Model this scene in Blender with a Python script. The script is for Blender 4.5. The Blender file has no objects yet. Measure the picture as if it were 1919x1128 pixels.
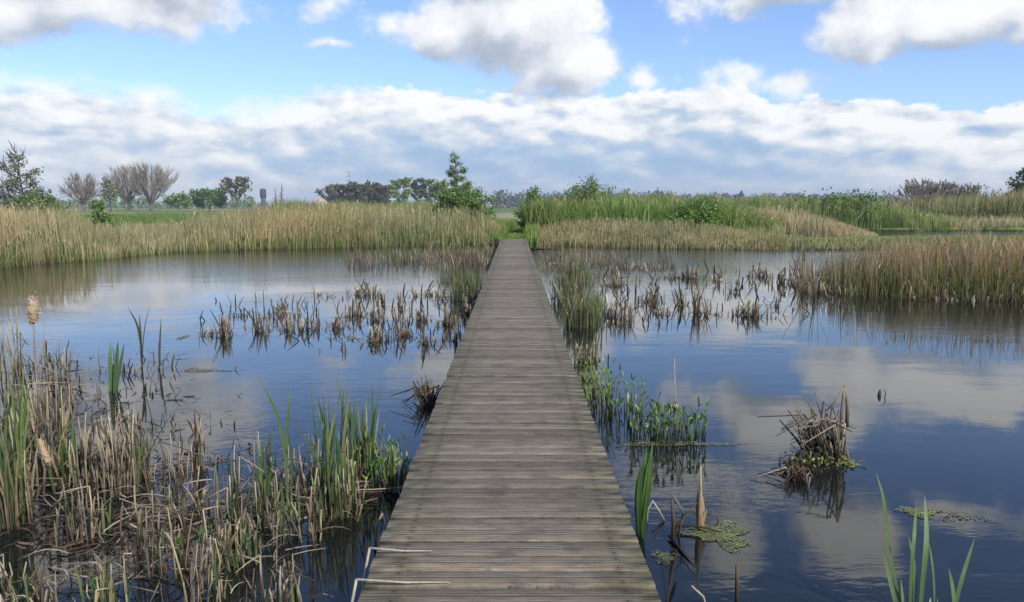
import bpy, math, random
import numpy as np
from mathutils import Vector
random.seed(7)
R = np.random.default_rng(11)
SC = bpy.context.scene
COL = SC.collection
rad = math.radians

# ------------------------------------------------------------------ camera
F = 1450.0; CX, CY = 959.5, 564.0
PITCH = math.atan((CY - 385.0) / F)
YAW = 3.5 / F
EYE = 2.05
cam_d = bpy.data.cameras.new('camera'); cam = bpy.data.objects.new('camera', cam_d); COL.objects.link(cam)
cam_d.sensor_width = 36.0; cam_d.lens = 36.0 * F / 1919.0
cam_d.clip_start = 0.05; cam_d.clip_end = 20000
cam.location = (0, 0, EYE); cam.rotation_euler = (math.pi / 2 - PITCH, 0, YAW)
SC.camera = cam
SC.view_settings.view_transform = 'Standard'; SC.view_settings.look = 'None'
SC.view_settings.exposure = 0.32; SC.view_settings.gamma = 1.0
SC.cycles.max_bounces = 6; SC.cycles.transparent_max_bounces = 8

def ray(px, py):
    """view direction of a pixel of the 1919 x 1128 photograph, in world axes"""
    a, b = (px - CX) / F, -(py - CY) / F
    x, y, z = a, math.cos(PITCH) + b * math.sin(PITCH), -math.sin(PITCH) + b * math.cos(PITCH)
    return Vector((x * math.cos(YAW) - y * math.sin(YAW), x * math.sin(YAW) + y * math.cos(YAW), z))
def at(px, py, z=0.0):
    d = ray(px, py); t = (z - EYE) / d.z
    return Vector((d.x * t, d.y * t, z))
def atY(px, py, Y):
    d = ray(px, py); t = Y / d.y
    return Vector((d.x * t, Y, EYE + d.z * t))
def ang(px, py):
    d = ray(px, py).normalized(); return math.atan2(d.x, d.y), math.asin(d.z)

# ------------------------------------------------------------------ sun and sky
SUN_AZ, SUN_EL = rad(142), rad(40)
sl = bpy.data.lights.new('sun', 'SUN'); sl.energy = 3.3; sl.angle = rad(0.5); sl.color = (1.0, 0.93, 0.82)
so = bpy.data.objects.new('sun', sl); COL.objects.link(so)
sd = Vector((math.sin(SUN_AZ) * math.cos(SUN_EL), math.cos(SUN_AZ) * math.cos(SUN_EL), math.sin(SUN_EL)))
so.rotation_euler = sd.to_track_quat('Z', 'Y').to_euler(); so.location = (0, 0, 60)

class G:
    """tiny expression builder for shader math"""
    def __init__(s, nt): s.nt = nt
    def n(s, t, **kw):
        nd = s.nt.nodes.new(t)
        for k, v in kw.items(): setattr(nd, k, v)
        return nd
    def put(s, sock, v):
        if isinstance(v, bpy.types.NodeSocket): s.nt.links.new(v, sock)
        elif isinstance(v, (tuple, list)) and sock.type == 'RGBA': sock.default_value = (*v[:3], 1)
        else: sock.default_value = v
    def m(s, op, a, b=None, c=None, clamp=False):
        nd = s.n('ShaderNodeMath', operation=op, use_clamp=clamp)
        s.put(nd.inputs[0], a)
        if b is not None: s.put(nd.inputs[1], b)
        if c is not None: s.put(nd.inputs[2], c)
        return nd.outputs[0]
    def add(s, a, b): return s.m('ADD', a, b)
    def sub(s, a, b): return s.m('SUBTRACT', a, b)
    def mul(s, a, b): return s.m('MULTIPLY', a, b)
    def v(s, op, a, b=None, c=None):
        nd = s.n('ShaderNodeVectorMath', operation=op)
        s.put(nd.inputs[0], a)
        if b is not None: s.put(nd.inputs[1], b)
        if c is not None: s.put(nd.inputs[2], c)
        return nd.outputs['Value'] if op in ('LENGTH', 'DOT_PRODUCT') else nd.outputs['Vector']
    def step(s, x, lo, hi, a=0.0, b=1.0, smooth=True):
        nd = s.n('ShaderNodeMapRange'); nd.interpolation_type = 'SMOOTHSTEP' if smooth else 'LINEAR'
        for i, q in enumerate((x, lo, hi, a, b)): s.put(nd.inputs[i], q)
        return nd.outputs[0]
    def mix(s, f, a, b, mode='MIX'):
        nd = s.n('ShaderNodeMix', data_type='RGBA', blend_type=mode)
        s.put(nd.inputs[0], f); s.put(nd.inputs[6], a); s.put(nd.inputs[7], b)
        return nd.outputs[2]
    def noise(s, vec, scale, detail=4, rough=0.5, dist=0.0):
        nd = s.n('ShaderNodeTexNoise')
        s.put(nd.inputs['Vector'], vec)
        for k, q in (('Scale', scale), ('Detail', detail), ('Roughness', rough), ('Distortion', dist)): s.put(nd.inputs[k], q)
        return nd.outputs['Fac']
    def ramp(s, f, stops, interp='LINEAR'):
        nd = s.n('ShaderNodeValToRGB'); cr = nd.color_ramp; cr.interpolation = interp
        while len(cr.elements) < len(stops): cr.elements.new(0.5)
        for e, (p, c) in zip(cr.elements, stops): e.position = p; e.color = (*c, 1) if isinstance(c, tuple) else (c, c, c, 1)
        s.put(nd.inputs[0], f)
        return nd.outputs[0]
    def comb(s, x, y, z):
        nd = s.n('ShaderNodeCombineXYZ')
        for i, q in enumerate((x, y, z)): s.put(nd.inputs[i], q)
        return nd.outputs[0]
    def xyz(s, v):
        nd = s.n('ShaderNodeSeparateXYZ'); s.put(nd.inputs[0], v); return nd.outputs

def E(px, py, rx, ry):                    # a cloud lump: where it stands in the sky (bearing, height) and its half size
    a, e = ang(px, py); return (a, e, rx / F, ry / F)
def ER(px, py, rx, ry):                   # the same for a cloud above the frame that the pond mirrors
    a, e = ang(px, py); return (a, -e, rx / F, ry / F)
CUM = [E(965, 35, 190, 112), E(1060, 112, 104, 78), E(850, 58, 140, 62), E(742, 48, 84, 40), E(940, -60, 130, 80), E(1005, 165, 95, 48),
       E(140, -5, 330, 62), E(350, 5, 150, 48), E(620, 2, 50, 36), E(-120, 20, 200, 50),
       E(1430, 0, 190, 48), E(1640, 52, 118, 74), E(1800, 10, 160, 58), E(1550, -30, 260, 45), E(2050, 30, 180, 60), E(640, 88, 34, 12),
       E(1190, 152, 58, 46), E(1480, 160, 70, 38), E(1350, 165, 85, 48),
       ER(1450, 785, 150, 72), ER(1760, 735, 240, 66), ER(1590, 990, 120, 70), ER(1450, 930, 130, 40), ER(1350, 1020, 75, 75),
       ER(1280, 900, 150, 60), ER(370, 800, 170, 60), ER(150, 860, 240, 95), ER(250, 1010, 300, 90), ER(1800, 960, 110, 34),
       ER(60, 740, 180, 60), (-0.2, 0.62, 0.5, 0.12), (0.5, 0.7, 0.4, 0.15), (-0.9, 0.35, 0.35, 0.12), (1.0, 0.4, 0.35, 0.1)]

def cloud_group():
    nt = bpy.data.node_groups.new('cumulus_field', 'ShaderNodeTree')
    nt.interface.new_socket('uv', in_out='INPUT', socket_type='NodeSocketVector')
    nt.interface.new_socket('field', in_out='OUTPUT', socket_type='NodeSocketFloat')
    g = G(nt); gi = g.n('NodeGroupInput'); go = g.n('NodeGroupOutput')
    uv = gi.outputs[0]
    nz = g.n('ShaderNodeTexNoise'); g.put(nz.inputs['Vector'], uv)
    nz.inputs['Scale'].default_value = 9; nz.inputs['Detail'].default_value = 2
    warp = g.v('MULTIPLY_ADD', g.v('SUBTRACT', nz.outputs['Color'], (0.5, 0.5, 0.5)), (0.075, 0.05, 0), uv)
    acc = None
    for (a, e, rx, ry) in CUM:
        r = g.v('LENGTH', g.v('MULTIPLY_ADD', warp, (1 / rx, 1 / ry, 0), (-a / rx, -e / ry, 0)))
        f = g.mul(g.sub(1.0, r), (0.35 + 7.0 * min(ry, 0.09)) * (0.55 if ry < 0.034 else 1.0))
        acc = f if acc is None else g.m('SMOOTH_MAX', acc, f, 0.12)
    n1 = g.noise(uv, 17, 7, 0.56)
    n2 = g.noise(g.v('MULTIPLY', uv, (1, 1.35, 1)), 48, 5, 0.55)
    f = g.add(acc, g.mul(g.sub(n1, 0.5), 0.85)); f = g.add(f, g.mul(g.sub(n2, 0.5), 0.30))
    g.put(go.inputs[0], f)
    return nt

wd = bpy.data.worlds.new('World'); SC.world = wd; wd.use_nodes = True
nt = wd.node_tree; nt.nodes.clear(); g = G(nt)
sky = g.n('ShaderNodeTexSky', sky_type='NISHITA', sun_disc=False, sun_elevation=SUN_EL, sun_rotation=SUN_AZ, altitude=0,
          air_density=1.0, dust_density=0.15, ozone_density=2.6)
tc = g.n('ShaderNodeTexCoord'); D = tc.outputs['Generated']; dx, dy, dz = g.xyz(D)
U = g.m('ARCTAN2', dx, dy); V = g.m('ARCSINE', dz)
UV = g.comb(U, V, 0.0)
cg = cloud_group()
def field(vec):
    nd = g.n('ShaderNodeGroup'); nd.node_tree = cg; g.put(nd.inputs[0], vec); return nd.outputs[0]
f0 = field(UV); f1 = field(g.v('ADD', UV, (0.020, 0.034, 0)))
cmask = g.step(f0, 0.0, 0.30)
lit = g.mul(g.sub(f0, f1), 1.15)
core = g.step(f0, 0.05, 0.75)
clight = g.m('ADD', g.sub(0.66, g.mul(core, 0.10)), lit, clamp=True)
ccol = g.ramp(clight, [(0.0, (0.33, 0.38, 0.45)), (0.35, (0.46, 0.50, 0.57)), (0.62, (0.69, 0.71, 0.74)), (1.0, (0.86, 0.86, 0.85))])
# the long bank low over the horizon: the height of its top follows the bearing
tops = [(-250, 95), (0, 112), (130, 122), (250, 140), (400, 180), (520, 172), (600, 157), (760, 160), (860, 166), (960, 175), (1080, 180), (1160, 182),
        (1250, 168), (1330, 150), (1385, 158), (1430, 186), (1560, 180), (1680, 186), (1760, 206), (1830, 208), (1890, 196), (2100, 190)]
U0, U1, VM = -0.8, 0.8, 0.25
st = [((ang(x, y)[0] - U0) / (U1 - U0), ang(x, y)[1] / VM) for x, y in tops]
VT = g.mul(g.ramp(g.step(U, U0, U1, smooth=False), st), VM)
b1 = g.noise(g.v('MULTIPLY', UV, (1, 1.7, 1)), 20, 7, 0.58)
b2 = g.noise(g.v('MULTIPLY', UV, (1, 2.2, 1)), 15, 6, 0.52, 0.15)
b2s = g.noise(g.v('MULTIPLY', g.v('ADD', UV, (0.012, 0.012, 0)), (1, 2.2, 1)), 15, 6, 0.52, 0.15)
depth = g.add(g.sub(VT, V), g.mul(g.sub(b1, 0.5), 0.065))
soft = g.step(U, -0.36, -0.12, 0.04, 0.007)
bmask = g.step(g.m('DIVIDE', depth, soft), 0.0, 1.0)
dn = g.step(depth, 0.016, 0.095, smooth=False)                       # 0 at the sunlit top, 1 deep in its base
leftw = g.step(U, -0.55, -0.02, 1.0, 0.0)
lump = g.mul(g.sub(b2, b2s), 2.4)
bl = g.add(g.sub(1.0, g.mul(dn, g.sub(1.0, g.mul(g.add(leftw, g.mul(g.step(U, 0.30, 0.52), 0.7)), 0.50)))), g.mul(lump, g.sub(1.0, g.mul(dn, 0.5))))
bl = g.add(bl, g.add(g.mul(g.sub(b2, 0.5), 0.6), g.mul(g.sub(b1, 0.5), g.sub(0.95, g.mul(dn, 0.45)))))
low = g.step(V, 0.065, 0.018)
bl = g.m('ADD', bl, g.mul(low, 0.26), clamp=True)
bcol = g.ramp(bl, [(0.0, (0.29, 0.43, 0.63)), (0.28, (0.39, 0.51, 0.67)), (0.52, (0.56, 0.62, 0.70)), (0.74, (0.74, 0.76, 0.79)), (1.0, (0.88, 0.88, 0.87))])
hz = g.step(V, 0.04, 0.0)
bcol = g.mix(g.mul(hz, 0.5), bcol, (0.50, 0.61, 0.74))
bg_sky = g.n('ShaderNodeBackground'); g.put(bg_sky.inputs[0], g.mix(1.0, sky.outputs[0], (0.89, 0.955, 1.16), 'MULTIPLY')); bg_sky.inputs[1].default_value = 0.13
bg_b = g.n('ShaderNodeBackground'); g.put(bg_b.inputs[0], bcol)
bg_c = g.n('ShaderNodeBackground'); g.put(bg_c.inputs[0], ccol)
m1 = g.n('ShaderNodeMixShader'); g.put(m1.inputs[0], g.mul(bmask, 0.97)); nt.links.new(bg_sky.outputs[0], m1.inputs[1]); nt.links.new(bg_b.outputs[0], m1.inputs[2])
m2 = g.n('ShaderNodeMixShader'); g.put(m2.inputs[0], g.mul(cmask, 0.96)); nt.links.new(m1.outputs[0], m2.inputs[1]); nt.links.new(bg_c.outputs[0], m2.inputs[2])
wo = g.n('ShaderNodeOutputWorld'); nt.links.new(m2.outputs[0], wo.inputs[0])
wd.cycles.sampling_method = 'MANUAL'; wd.cycles.sample_map_resolution = 1024

# ------------------------------------------------------------------ mesh tools
def tag(o, label=None, cat=None, group=None, kind=None):
    if label: o['label'] = label
    if cat: o['category'] = cat
    if group: o['group'] = group
    if kind: o['kind'] = kind
    return o
def thing(name, loc, label, cat, group=None):
    o = bpy.data.objects.new(name, None); o.empty_display_size = 0.2; COL.objects.link(o); o.location = loc
    return tag(o, label, cat, group)
def c3(c, j=0.0, n=1):
    """n colours round c, jittered in brightness and a little in hue"""
    c = np.array(c, float)[None, :] * np.ones((n, 1))
    if j: c = c * (1 + j * R.standard_normal((n, 1))) * (1 + 0.25 * j * R.standard_normal((n, 3)))
    return np.clip(c, 0.004, 0.9)
def pick(cols, p, n, j=0.18):
    """colours drawn from a list with weights"""
    cols = np.array(cols, float); k = R.choice(len(cols), n, p=np.array(p, float) / sum(p))
    c = cols[k]; c = c * (1 + j * R.standard_normal((n, 1))) * (1 + 0.25 * j * R.standard_normal((n, 3)))
    return np.clip(c, 0.004, 0.9)
class MB:
    def __init__(s): s.v, s.f, s.c, s.n = [], [], [], 0
    def raw(s, v, f, c):
        s.v.append(np.asarray(v, float)); s.f.append(np.asarray(f, int) + s.n)
        c = np.asarray(c, float)
        if c.ndim == 1: c = np.tile(c, (len(v), 1))
        s.c.append(c); s.n += len(v)
    def blades(s, base, h, w, az, lean, face, ca, cb, segs=3, power=1.8, droop=0.0, taper=3.0, tip=0.08):
        """n strap leaves at once: base (n,3), height, width, bearing and share of the lean, facing, foot and tip colours"""
        n = len(base); t = np.linspace(0, 1, segs + 1)
        h = np.broadcast_to(h, n); w = np.broadcast_to(w, n); lean = np.broadcast_to(lean, n); az = np.broadcast_to(az, n); face = np.broadcast_to(face, n)
        droop = np.broadcast_to(droop, n)
        out = h[:, None] * lean[:, None] * t[None] ** power
        z = h[:, None] * (t[None] - droop[:, None] * t[None] ** 3)
        c = np.stack([base[:, 0:1] + np.cos(az)[:, None] * out, base[:, 1:2] + np.sin(az)[:, None] * out, base[:, 2:3] + z], -1)
        wd_ = w[:, None] * np.maximum((0.7 + 0.5 * t) * (1 - t ** taper), tip)[None] * 0.5
        sx = np.stack([np.cos(face), np.sin(face), np.zeros(n)], -1)
        L = c - sx[:, None] * wd_[..., None]; Rr = c + sx[:, None] * wd_[..., None]
        v = np.stack([L, Rr], 2).reshape(-1, 3)
        k = 2 * (segs + 1)
        f = np.array([[2 * i, 2 * i + 1, 2 * i + 3, 2 * i + 2] for i in range(segs)])
        f = (np.arange(n) * k)[:, None, None] + f[None]
        ca = np.broadcast_to(ca, (n, 3)); cb = np.broadcast_to(cb, (n, 3))
        cc = ca[:, None] * (1 - t)[None, :, None] + cb[:, None] * t[None, :, None]
        s.raw(v, f.reshape(-1, 4), np.repeat(cc, 2, 1).reshape(-1, 3))
    def strip(s, pts, ws, face, ca, cb, prof=None):
        """one leaf along a list of points"""
        pts = np.array([tuple(p) for p in pts]); m = len(pts)
        tt = np.linspace(0, 1, m); q = np.linspace(0, 1, max(10, 3 * m))
        # smooth the polyline
        P = np.stack([np.interp(q, tt, pts[:, i]) for i in range(3)], -1)
        for _ in range(3): P[1:-1] = (P[:-2] + 2 * P[1:-1] + P[2:]) / 4
        w = ws * (np.minimum(1, 0.55 + q) * (1 - q ** 5) if prof is None else prof(q)); w = np.maximum(w, 0.0015) * 0.5
        sx = np.array([math.cos(face), math.sin(face), 0]); up = np.array([-math.sin(face), math.cos(face), 0]) * 0.25
        v = np.stack([P - sx * w[:, None], P + up * w[:, None], P + sx * w[:, None]], 1).reshape(-1, 3); k = len(q)
        f = [[3 * i + a, 3 * i + a + 1, 3 * i + a + 4, 3 * i + a + 3] for i in range(k - 1) for a in (0, 1)]
        col = np.array(ca)[None] * (1 - q)[:, None] + np.array(cb)[None] * q[:, None]
        s.raw(v, f, np.repeat(col, 3, 0))
    def tube(s, pts, rr, col, sides=5, cap=True, colb=None):
        pts = np.array([tuple(p) for p in pts], float); m = len(pts); rr = np.broadcast_to(rr, m)
        d = np.gradient(pts, axis=0); d /= np.maximum(np.linalg.norm(d, axis=1, keepdims=True), 1e-9)
        a = np.cross(d, [0.31, 0.17, 0.93]); bad = np.linalg.norm(a, axis=1) < 1e-3; a[bad] = [1, 0, 0]
        a /= np.linalg.norm(a, axis=1, keepdims=True); b = np.cross(d, a)
        th = np.arange(sides) * 2 * math.pi / sides
        v = pts[:, None] + rr[:, None, None] * (np.cos(th)[None, :, None] * a[:, None] + np.sin(th)[None, :, None] * b[:, None])
        f = [[i * sides + j, i * sides + (j + 1) % sides, (i + 1) * sides + (j + 1) % sides, (i + 1) * sides + j] for i in range(m - 1) for j in range(sides)]
        col = np.array(col, float); cb = col if colb is None else np.array(colb, float)
        q = np.linspace(0, 1, m)[:, None]; cc = np.repeat(col * (1 - q) + cb * q, sides, 0)
        v = v.reshape(-1, 3)
        if cap:
            v = np.vstack([v, pts[:1], pts[-1:]]); cc = np.vstack([cc, col, cb]); e = m * sides
            f += [[(j + 1) % sides, j, e, e] for j in range(sides)] + [[(m - 1) * sides + j, (m - 1) * sides + (j + 1) % sides, e + 1, e + 1] for j in range(sides)]
        s.raw(v, f, cc)
    def leaves(s, cen, size, cols, up=0.35, long=1.7):
        """small pointed leaf faces turned every way"""
        n = len(cen); nrm = R.standard_normal((n, 3)); nrm[:, 2] += up; nrm /= np.linalg.norm(nrm, axis=1, keepdims=True)
        a = np.cross(nrm, R.standard_normal((n, 3))); a /= np.linalg.norm(a, axis=1, keepdims=True); b = np.cross(nrm, a)
        size = np.broadcast_to(size, n)[:, None]
        v = np.stack([cen - a * size * long / 2, cen - b * size / 2, cen + a * size * long / 2, cen + b * size / 2], 1).reshape(-1, 3)
        s.raw(v, np.arange(4 * n).reshape(-1, 4), np.repeat(np.broadcast_to(cols, (n, 3)), 4, 0))
    def box(s, lo, hi, col):
        (a, b, c), (d, e, f_) = lo, hi
        v = [(a, b, c), (d, b, c), (d, e, c), (a, e, c), (a, b, f_), (d, b, f_), (d, e, f_), (a, e, f_)]
        s.raw(v, [(3, 2, 1, 0), (4, 5, 6, 7), (0, 1, 5, 4), (1, 2, 6, 5), (2, 3, 7, 6), (3, 0, 4, 7)], col)
    def build(s, name, mat, parent=None, origin=None, smooth=False):
        v = np.vstack(s.v); f = np.vstack(s.f); c = np.vstack(s.c)
        o0 = Vector(origin) if origin is not None else (Vector(parent['_o']) if parent is not None and '_o' in parent else (parent.location.copy() if parent is not None else Vector((0, 0, 0))))
        v = v - np.array(o0)
        tri = f[:, 2] == f[:, 3]
        me = bpy.data.meshes.new(name)
        cnt = np.where(tri, 3, 4); loops = f.ravel()[~np.stack([np.zeros_like(tri)] * 3 + [tri], 1).ravel()]
        me.vertices.add(len(v)); me.vertices.foreach_set('co', v.ravel().astype(np.float32))
        me.loops.add(len(loops)); me.loops.foreach_set('vertex_index', loops.astype(np.int32))
        me.polygons.add(len(f)); st = np.concatenate([[0], np.cumsum(cnt)[:-1]]); me.polygons.foreach_set('loop_start', st.astype(np.int32))
        if smooth: me.polygons.foreach_set('use_smooth', np.ones(len(f), bool))
        me.update(calc_edges=True); me.validate()
        at_ = me.color_attributes.new('col', 'FLOAT_COLOR', 'POINT')
        at_.data.foreach_set('color', np.hstack([c, np.ones((len(c), 1))]).ravel().astype(np.float32))
        me.materials.append(mat)
        o = bpy.data.objects.new(name, me); COL.objects.link(o)
        if parent is not None: o.parent = parent
        else: o.location = o0
        return o

# ------------------------------------------------------------------ materials
def mat(name):
    m = bpy.data.materials.new(name); m.use_nodes = True
    nt = m.node_tree; b = nt.nodes['Principled BSDF']; return m, G(nt), b, nt.nodes['Material Output']
def plant_mat(name, rough, trans, spec=0.3, mottle=0.25, scale=30):
    m, g, b, out = mat(name)
    at_ = g.n('ShaderNodeAttribute'); at_.attribute_name = 'col'
    tc = g.n('ShaderNodeTexCoord')
    nz = g.noise(g.v('MULTIPLY', tc.outputs['Object'], (1, 1, 0.25)), scale, 3, 0.6)
    col = g.mix(1.0, at_.outputs['Color'], g.ramp(nz, [(0.25, 1 - mottle), (0.75, 1 + mottle)]), 'MULTIPLY')
    g.put(b.inputs['Base Color'], col); b.inputs['Roughness'].default_value = rough; b.inputs['Specular IOR Level'].default_value = spec
    if trans:
        t = g.n('ShaderNodeBsdfTranslucent'); g.put(t.inputs[0], g.mix(1.0, col, (1.0, 1.05, 0.6), 'MULTIPLY'))
        mx = g.n('ShaderNodeMixShader'); mx.inputs[0].default_value = trans
        g.nt.links.new(b.outputs[0], mx.inputs[1]); g.nt.links.new(t.outputs[0], mx.inputs[2]); g.nt.links.new(mx.outputs[0], out.inputs[0])
    return m
M_LEAF = plant_mat('living_leaf', 0.45, 0.25, 0.4, 0.2, 25)
M_REED = plant_mat('dry_reed', 0.75, 0.32, 0.2, 0.2, 20)
M_FOL = plant_mat('tree_foliage', 0.55, 0.25, 0.3, 0.15, 3)
M_DEAD = plant_mat('dead_stalk', 0.8, 0.08, 0.2, 0.35, 60)
M_BARK = plant_mat('bark', 0.85, 0.0, 0.2, 0.35, 12)
M_FLUFF = plant_mat('seed_fluff', 0.95, 0.2, 0.1, 0.15, 90)
M_PLAIN = plant_mat('weathered_plain', 0.8, 0.0, 0.25, 0.2, 2)

# living and dry plant colours (linear)
TAN = (0.52, 0.395, 0.235); STRAW = (0.55, 0.46, 0.28); OCHRE = (0.52, 0.36, 0.195); OLIVE = (0.28, 0.29, 0.115); GREEN = (0.13, 0.22, 0.045)
BRIGHT = (0.23, 0.35, 0.07); BLUEG = (0.09, 0.16, 0.06); PALE = (0.46, 0.40, 0.29); GREYT = (0.27, 0.225, 0.165); WET = (0.045, 0.033, 0.02); BROWN = (0.14, 0.095, 0.055)
PI = math.pi

# ------------------------------------------------------------------ the lie of the land: pond, shores, meadow
LSH = [(-1500, 640), (-700, 580), (-150, 518), (0, 502), (100, 491), (200, 486), (260, 478), (330, 472), (500, 467), (640, 464), (800, 461), (925, 460), (975, 459)]
RSH = [(990, 459), (1100, 462), (1180, 465), (1360, 467), (1460, 469), (1560, 469), (1700, 466), (2100, 462), (2700, 462)]
SH = [at(x, y) for x, y in LSH + RSH]
sh_az = np.array([math.atan2(p.x, p.y) for p in SH]); sh_r = np.array([math.hypot(p.x, p.y) for p in SH])
def wob(x, y):
    return 0.5 * np.sin(x * 0.9 + 1.3 * np.sin(y * 0.35)) + 0.35 * np.sin(x * 2.3 + y * 0.7) + 0.3 * np.sin(y * 1.7 - x * 0.6)
def ground_z(x, y):
    """height of the ground over the water"""
    r = np.hypot(x, y); az = np.arctan2(x, y)
    rs = np.interp(az, sh_az, sh_r)
    d = r - rs + 0.45 * wob(x, y)
    d = np.where(np.abs(az) > 1.15, r - 26 + 3 * wob(x * 0.3, y * 0.3), d)
    z = np.clip(d * 0.12, -0.7, 0.22) + np.clip((r - 45) * 0.0015, 0, 0.1) + 0.04 * wob(x * 0.4, y * 0.4) * (d > 2)
    # the second water beyond the right bank
    azd = np.degrees(az)
    pool = (azd > 19.0 + 0.6 * wob(y, x)) & (azd < 50) & (r * np.cos(az) > 46 + wob(x, y)) & (r * np.cos(az) < 63 + 1.2 * wob(x * 0.6, y))
    z = np.where(pool, -0.35, z)
    return z
def axis(lo, hi, step, far, grow=1.22):
    a = list(np.arange(lo, hi, step)); s = step
    while a[-1] < far: s *= grow; a.append(a[-1] + s)
    s = step
    while a[0] > -far: s *= grow; a.insert(0, a[0] - s)
    return np.array(a)
gx, gy = axis(-42, 48, 0.55, 2600), axis(8, 72, 0.5, 2600)
XX, YY = np.meshgrid(gx, gy); ZZ = ground_z(XX, YY); nx, ny = len(gx), len(gy)
idx = np.arange(nx * ny).reshape(ny, nx)
gm = MB(); gm.raw(np.stack([XX, YY, ZZ], -1).reshape(-1, 3), np.stack([idx[:-1, :-1], idx[:-1, 1:], idx[1:, 1:], idx[1:, :-1]], -1).reshape(-1, 4), (0.1, 0.1, 0.05))
m_ground, g, b, out = mat('marsh_ground')
tc = g.n('ShaderNodeTexCoord'); P = tc.outputs['Object']; px_, py_, pz_ = g.xyz(P)
n1 = g.noise(P, 0.12, 5, 0.6); n2 = g.noise(P, 2.5, 5, 0.65); n3 = g.noise(g.v('MULTIPLY', P, (0.02, 0.006, 1)), 1.0, 3)
grass = g.ramp(n1, [(0.3, (0.085, 0.14, 0.03)), (0.55, (0.13, 0.20, 0.045)), (0.75, (0.24, 0.24, 0.09))])
grass = g.mix(g.step(n3, 0.52, 0.62), grass, (0.33, 0.31, 0.15))
grass = g.mix(1.0, grass, g.ramp(n2, [(0.2, 0.6), (0.8, 1.3)]), 'MULTIPLY')
mud = g.ramp(n2, [(0.3, (0.025, 0.018, 0.011)), (0.7, (0.07, 0.052, 0.033))])
g.put(b.inputs['Base Color'], g.mix(g.step(g.add(pz_, g.mul(g.sub(n2, 0.5), 0.12)), 0.06, 0.16), mud, grass))
b.inputs['Roughness'].default_value = 0.9; b.inputs['Specular IOR Level'].default_value = 0.15
bp = g.n('ShaderNodeBump'); bp.inputs['Strength'].default_value = 0.6; bp.inputs['Distance'].default_value = 0.08; g.put(bp.inputs['Height'], n2); g.put(b.inputs['Normal'], bp.outputs[0])
tag(gm.build('ground', m_ground, smooth=True), 'marshy ground with green meadow grass and dark mud at the water', 'ground', kind='structure')

# water
wx, wy = np.linspace(-90, 110, 21), np.linspace(-40, 90, 14); A, B_ = np.meshgrid(wx, wy); wi = np.arange(A.size).reshape(A.shape)
wm = MB(); wm.raw(np.stack([A, B_, 0 * A], -1).reshape(-1, 3), np.stack([wi[:-1, :-1], wi[:-1, 1:], wi[1:, 1:], wi[1:, :-1]], -1).reshape(-1, 4), (0, 0, 0))
m_water, g, b, out = mat('pond_water')
tc = g.n('ShaderNodeTexCoord'); P = tc.outputs['Object']
patch = g.noise(g.v('MULTIPLY', P, (0.16, 0.24, 1)), 1.0, 3, 0.5, 0.6)
w1 = g.noise(g.v('MULTIPLY', P, (2.2, 5.0, 1)), 1.0, 3, 0.5, 0.5)
w2 = g.noise(g.v('MULTIPLY', P, (7.0, 17.0, 1)), 1.0, 3, 0.55, 0.3)
w3 = g.noise(g.v('MULTIPLY', P, (0.5, 1.1, 1)), 1.0, 2, 0.5)
wyc = g.xyz(P)[1]
amp = g.add(g.step(patch, 0.44, 0.66, 0.07, 0.85), g.step(wyc, 17.0, 33.0, 0.0, 2.2))          # the wind reaches the open water farther out
hgt = g.add(g.mul(g.add(g.mul(w1, 0.0052), g.mul(w2, 0.0026)), amp), g.mul(w3, 0.004))
bp = g.n('ShaderNodeBump'); bp.inputs['Strength'].default_value = 1.0; bp.inputs['Distance'].default_value = 1.0; g.put(bp.inputs['Height'], hgt)
g.put(b.inputs['Normal'], bp.outputs[0])
silt = g.noise(P, 0.7, 5, 0.6)
g.put(b.inputs['Base Color'], g.ramp(silt, [(0.35, (0.006, 0.009, 0.010)), (0.7, (0.016, 0.016, 0.012))]))
b.inputs['Roughness'].default_value = 0.015; b.inputs['IOR'].default_value = 1.50
tag(wm.build('water', m_water, smooth=True), 'still dark pond water mirroring the clouds, rippled by light wind', 'water', kind='structure')

# ------------------------------------------------------------------ boardwalk
DX, DW, DZ, PITCHB = -0.02, 1.28, 0.40, 0.1515
m_deck, g, b, out = mat('weathered_planks')
at_ = g.n('ShaderNodeAttribute'); at_.attribute_name = 'col'           # x = place along the plank, y = place across it, z = number of the plank
ax, ay, az_ = g.xyz(at_.outputs['Vector'])
seed = g.mul(az_, 7.31)
P = g.comb(g.add(g.sub(ax, 0.5), 0.0), g.sub(ay, 0.5), seed)
grain = g.noise(g.v('MULTIPLY', P, (7, 130, 3)), 1.0, 7, 0.68, 0.5)
streak = g.noise(g.v('MULTIPLY', P, (1.8, 22, 3)), 1.0, 4, 0.6)
blot = g.noise(g.v('MULTIPLY', P, (5, 7, 3)), 1.0, 5, 0.65)
tone = g.noise(g.comb(seed, 3.1, 0.7), 4.0, 1)
edge = g.m('ABSOLUTE', g.sub(g.sub(ax, 0.5), g.mul(g.sub(streak, 0.5), 0.25)))
base = g.ramp(grain, [(0.25, (0.075, 0.055, 0.036)), (0.48, (0.222, 0.178, 0.124)), (0.75, (0.385, 0.32, 0.235))])
base = g.mix(g.mul(g.step(blot, 0.5, 0.68), 0.8), base, (0.13, 0.108, 0.084))
moss = g.m('MULTIPLY', g.step(edge, 0.24, 0.56), g.step(blot, 0.28, 0.58), clamp=True)
base = g.mix(g.mul(moss, 0.5), base, g.ramp(grain, [(0.3, (0.045, 0.045, 0.014)), (0.7, (0.15, 0.15, 0.055))]))
lich = g.step(g.noise(g.v('MULTIPLY', P, (26, 26, 3)), 1.0, 3, 0.6), 0.66, 0.72)
base = g.mix(g.mul(lich, g.mul(g.step(edge, 0.25, 0.5), 0.6)), base, (0.30, 0.29, 0.22))
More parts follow.
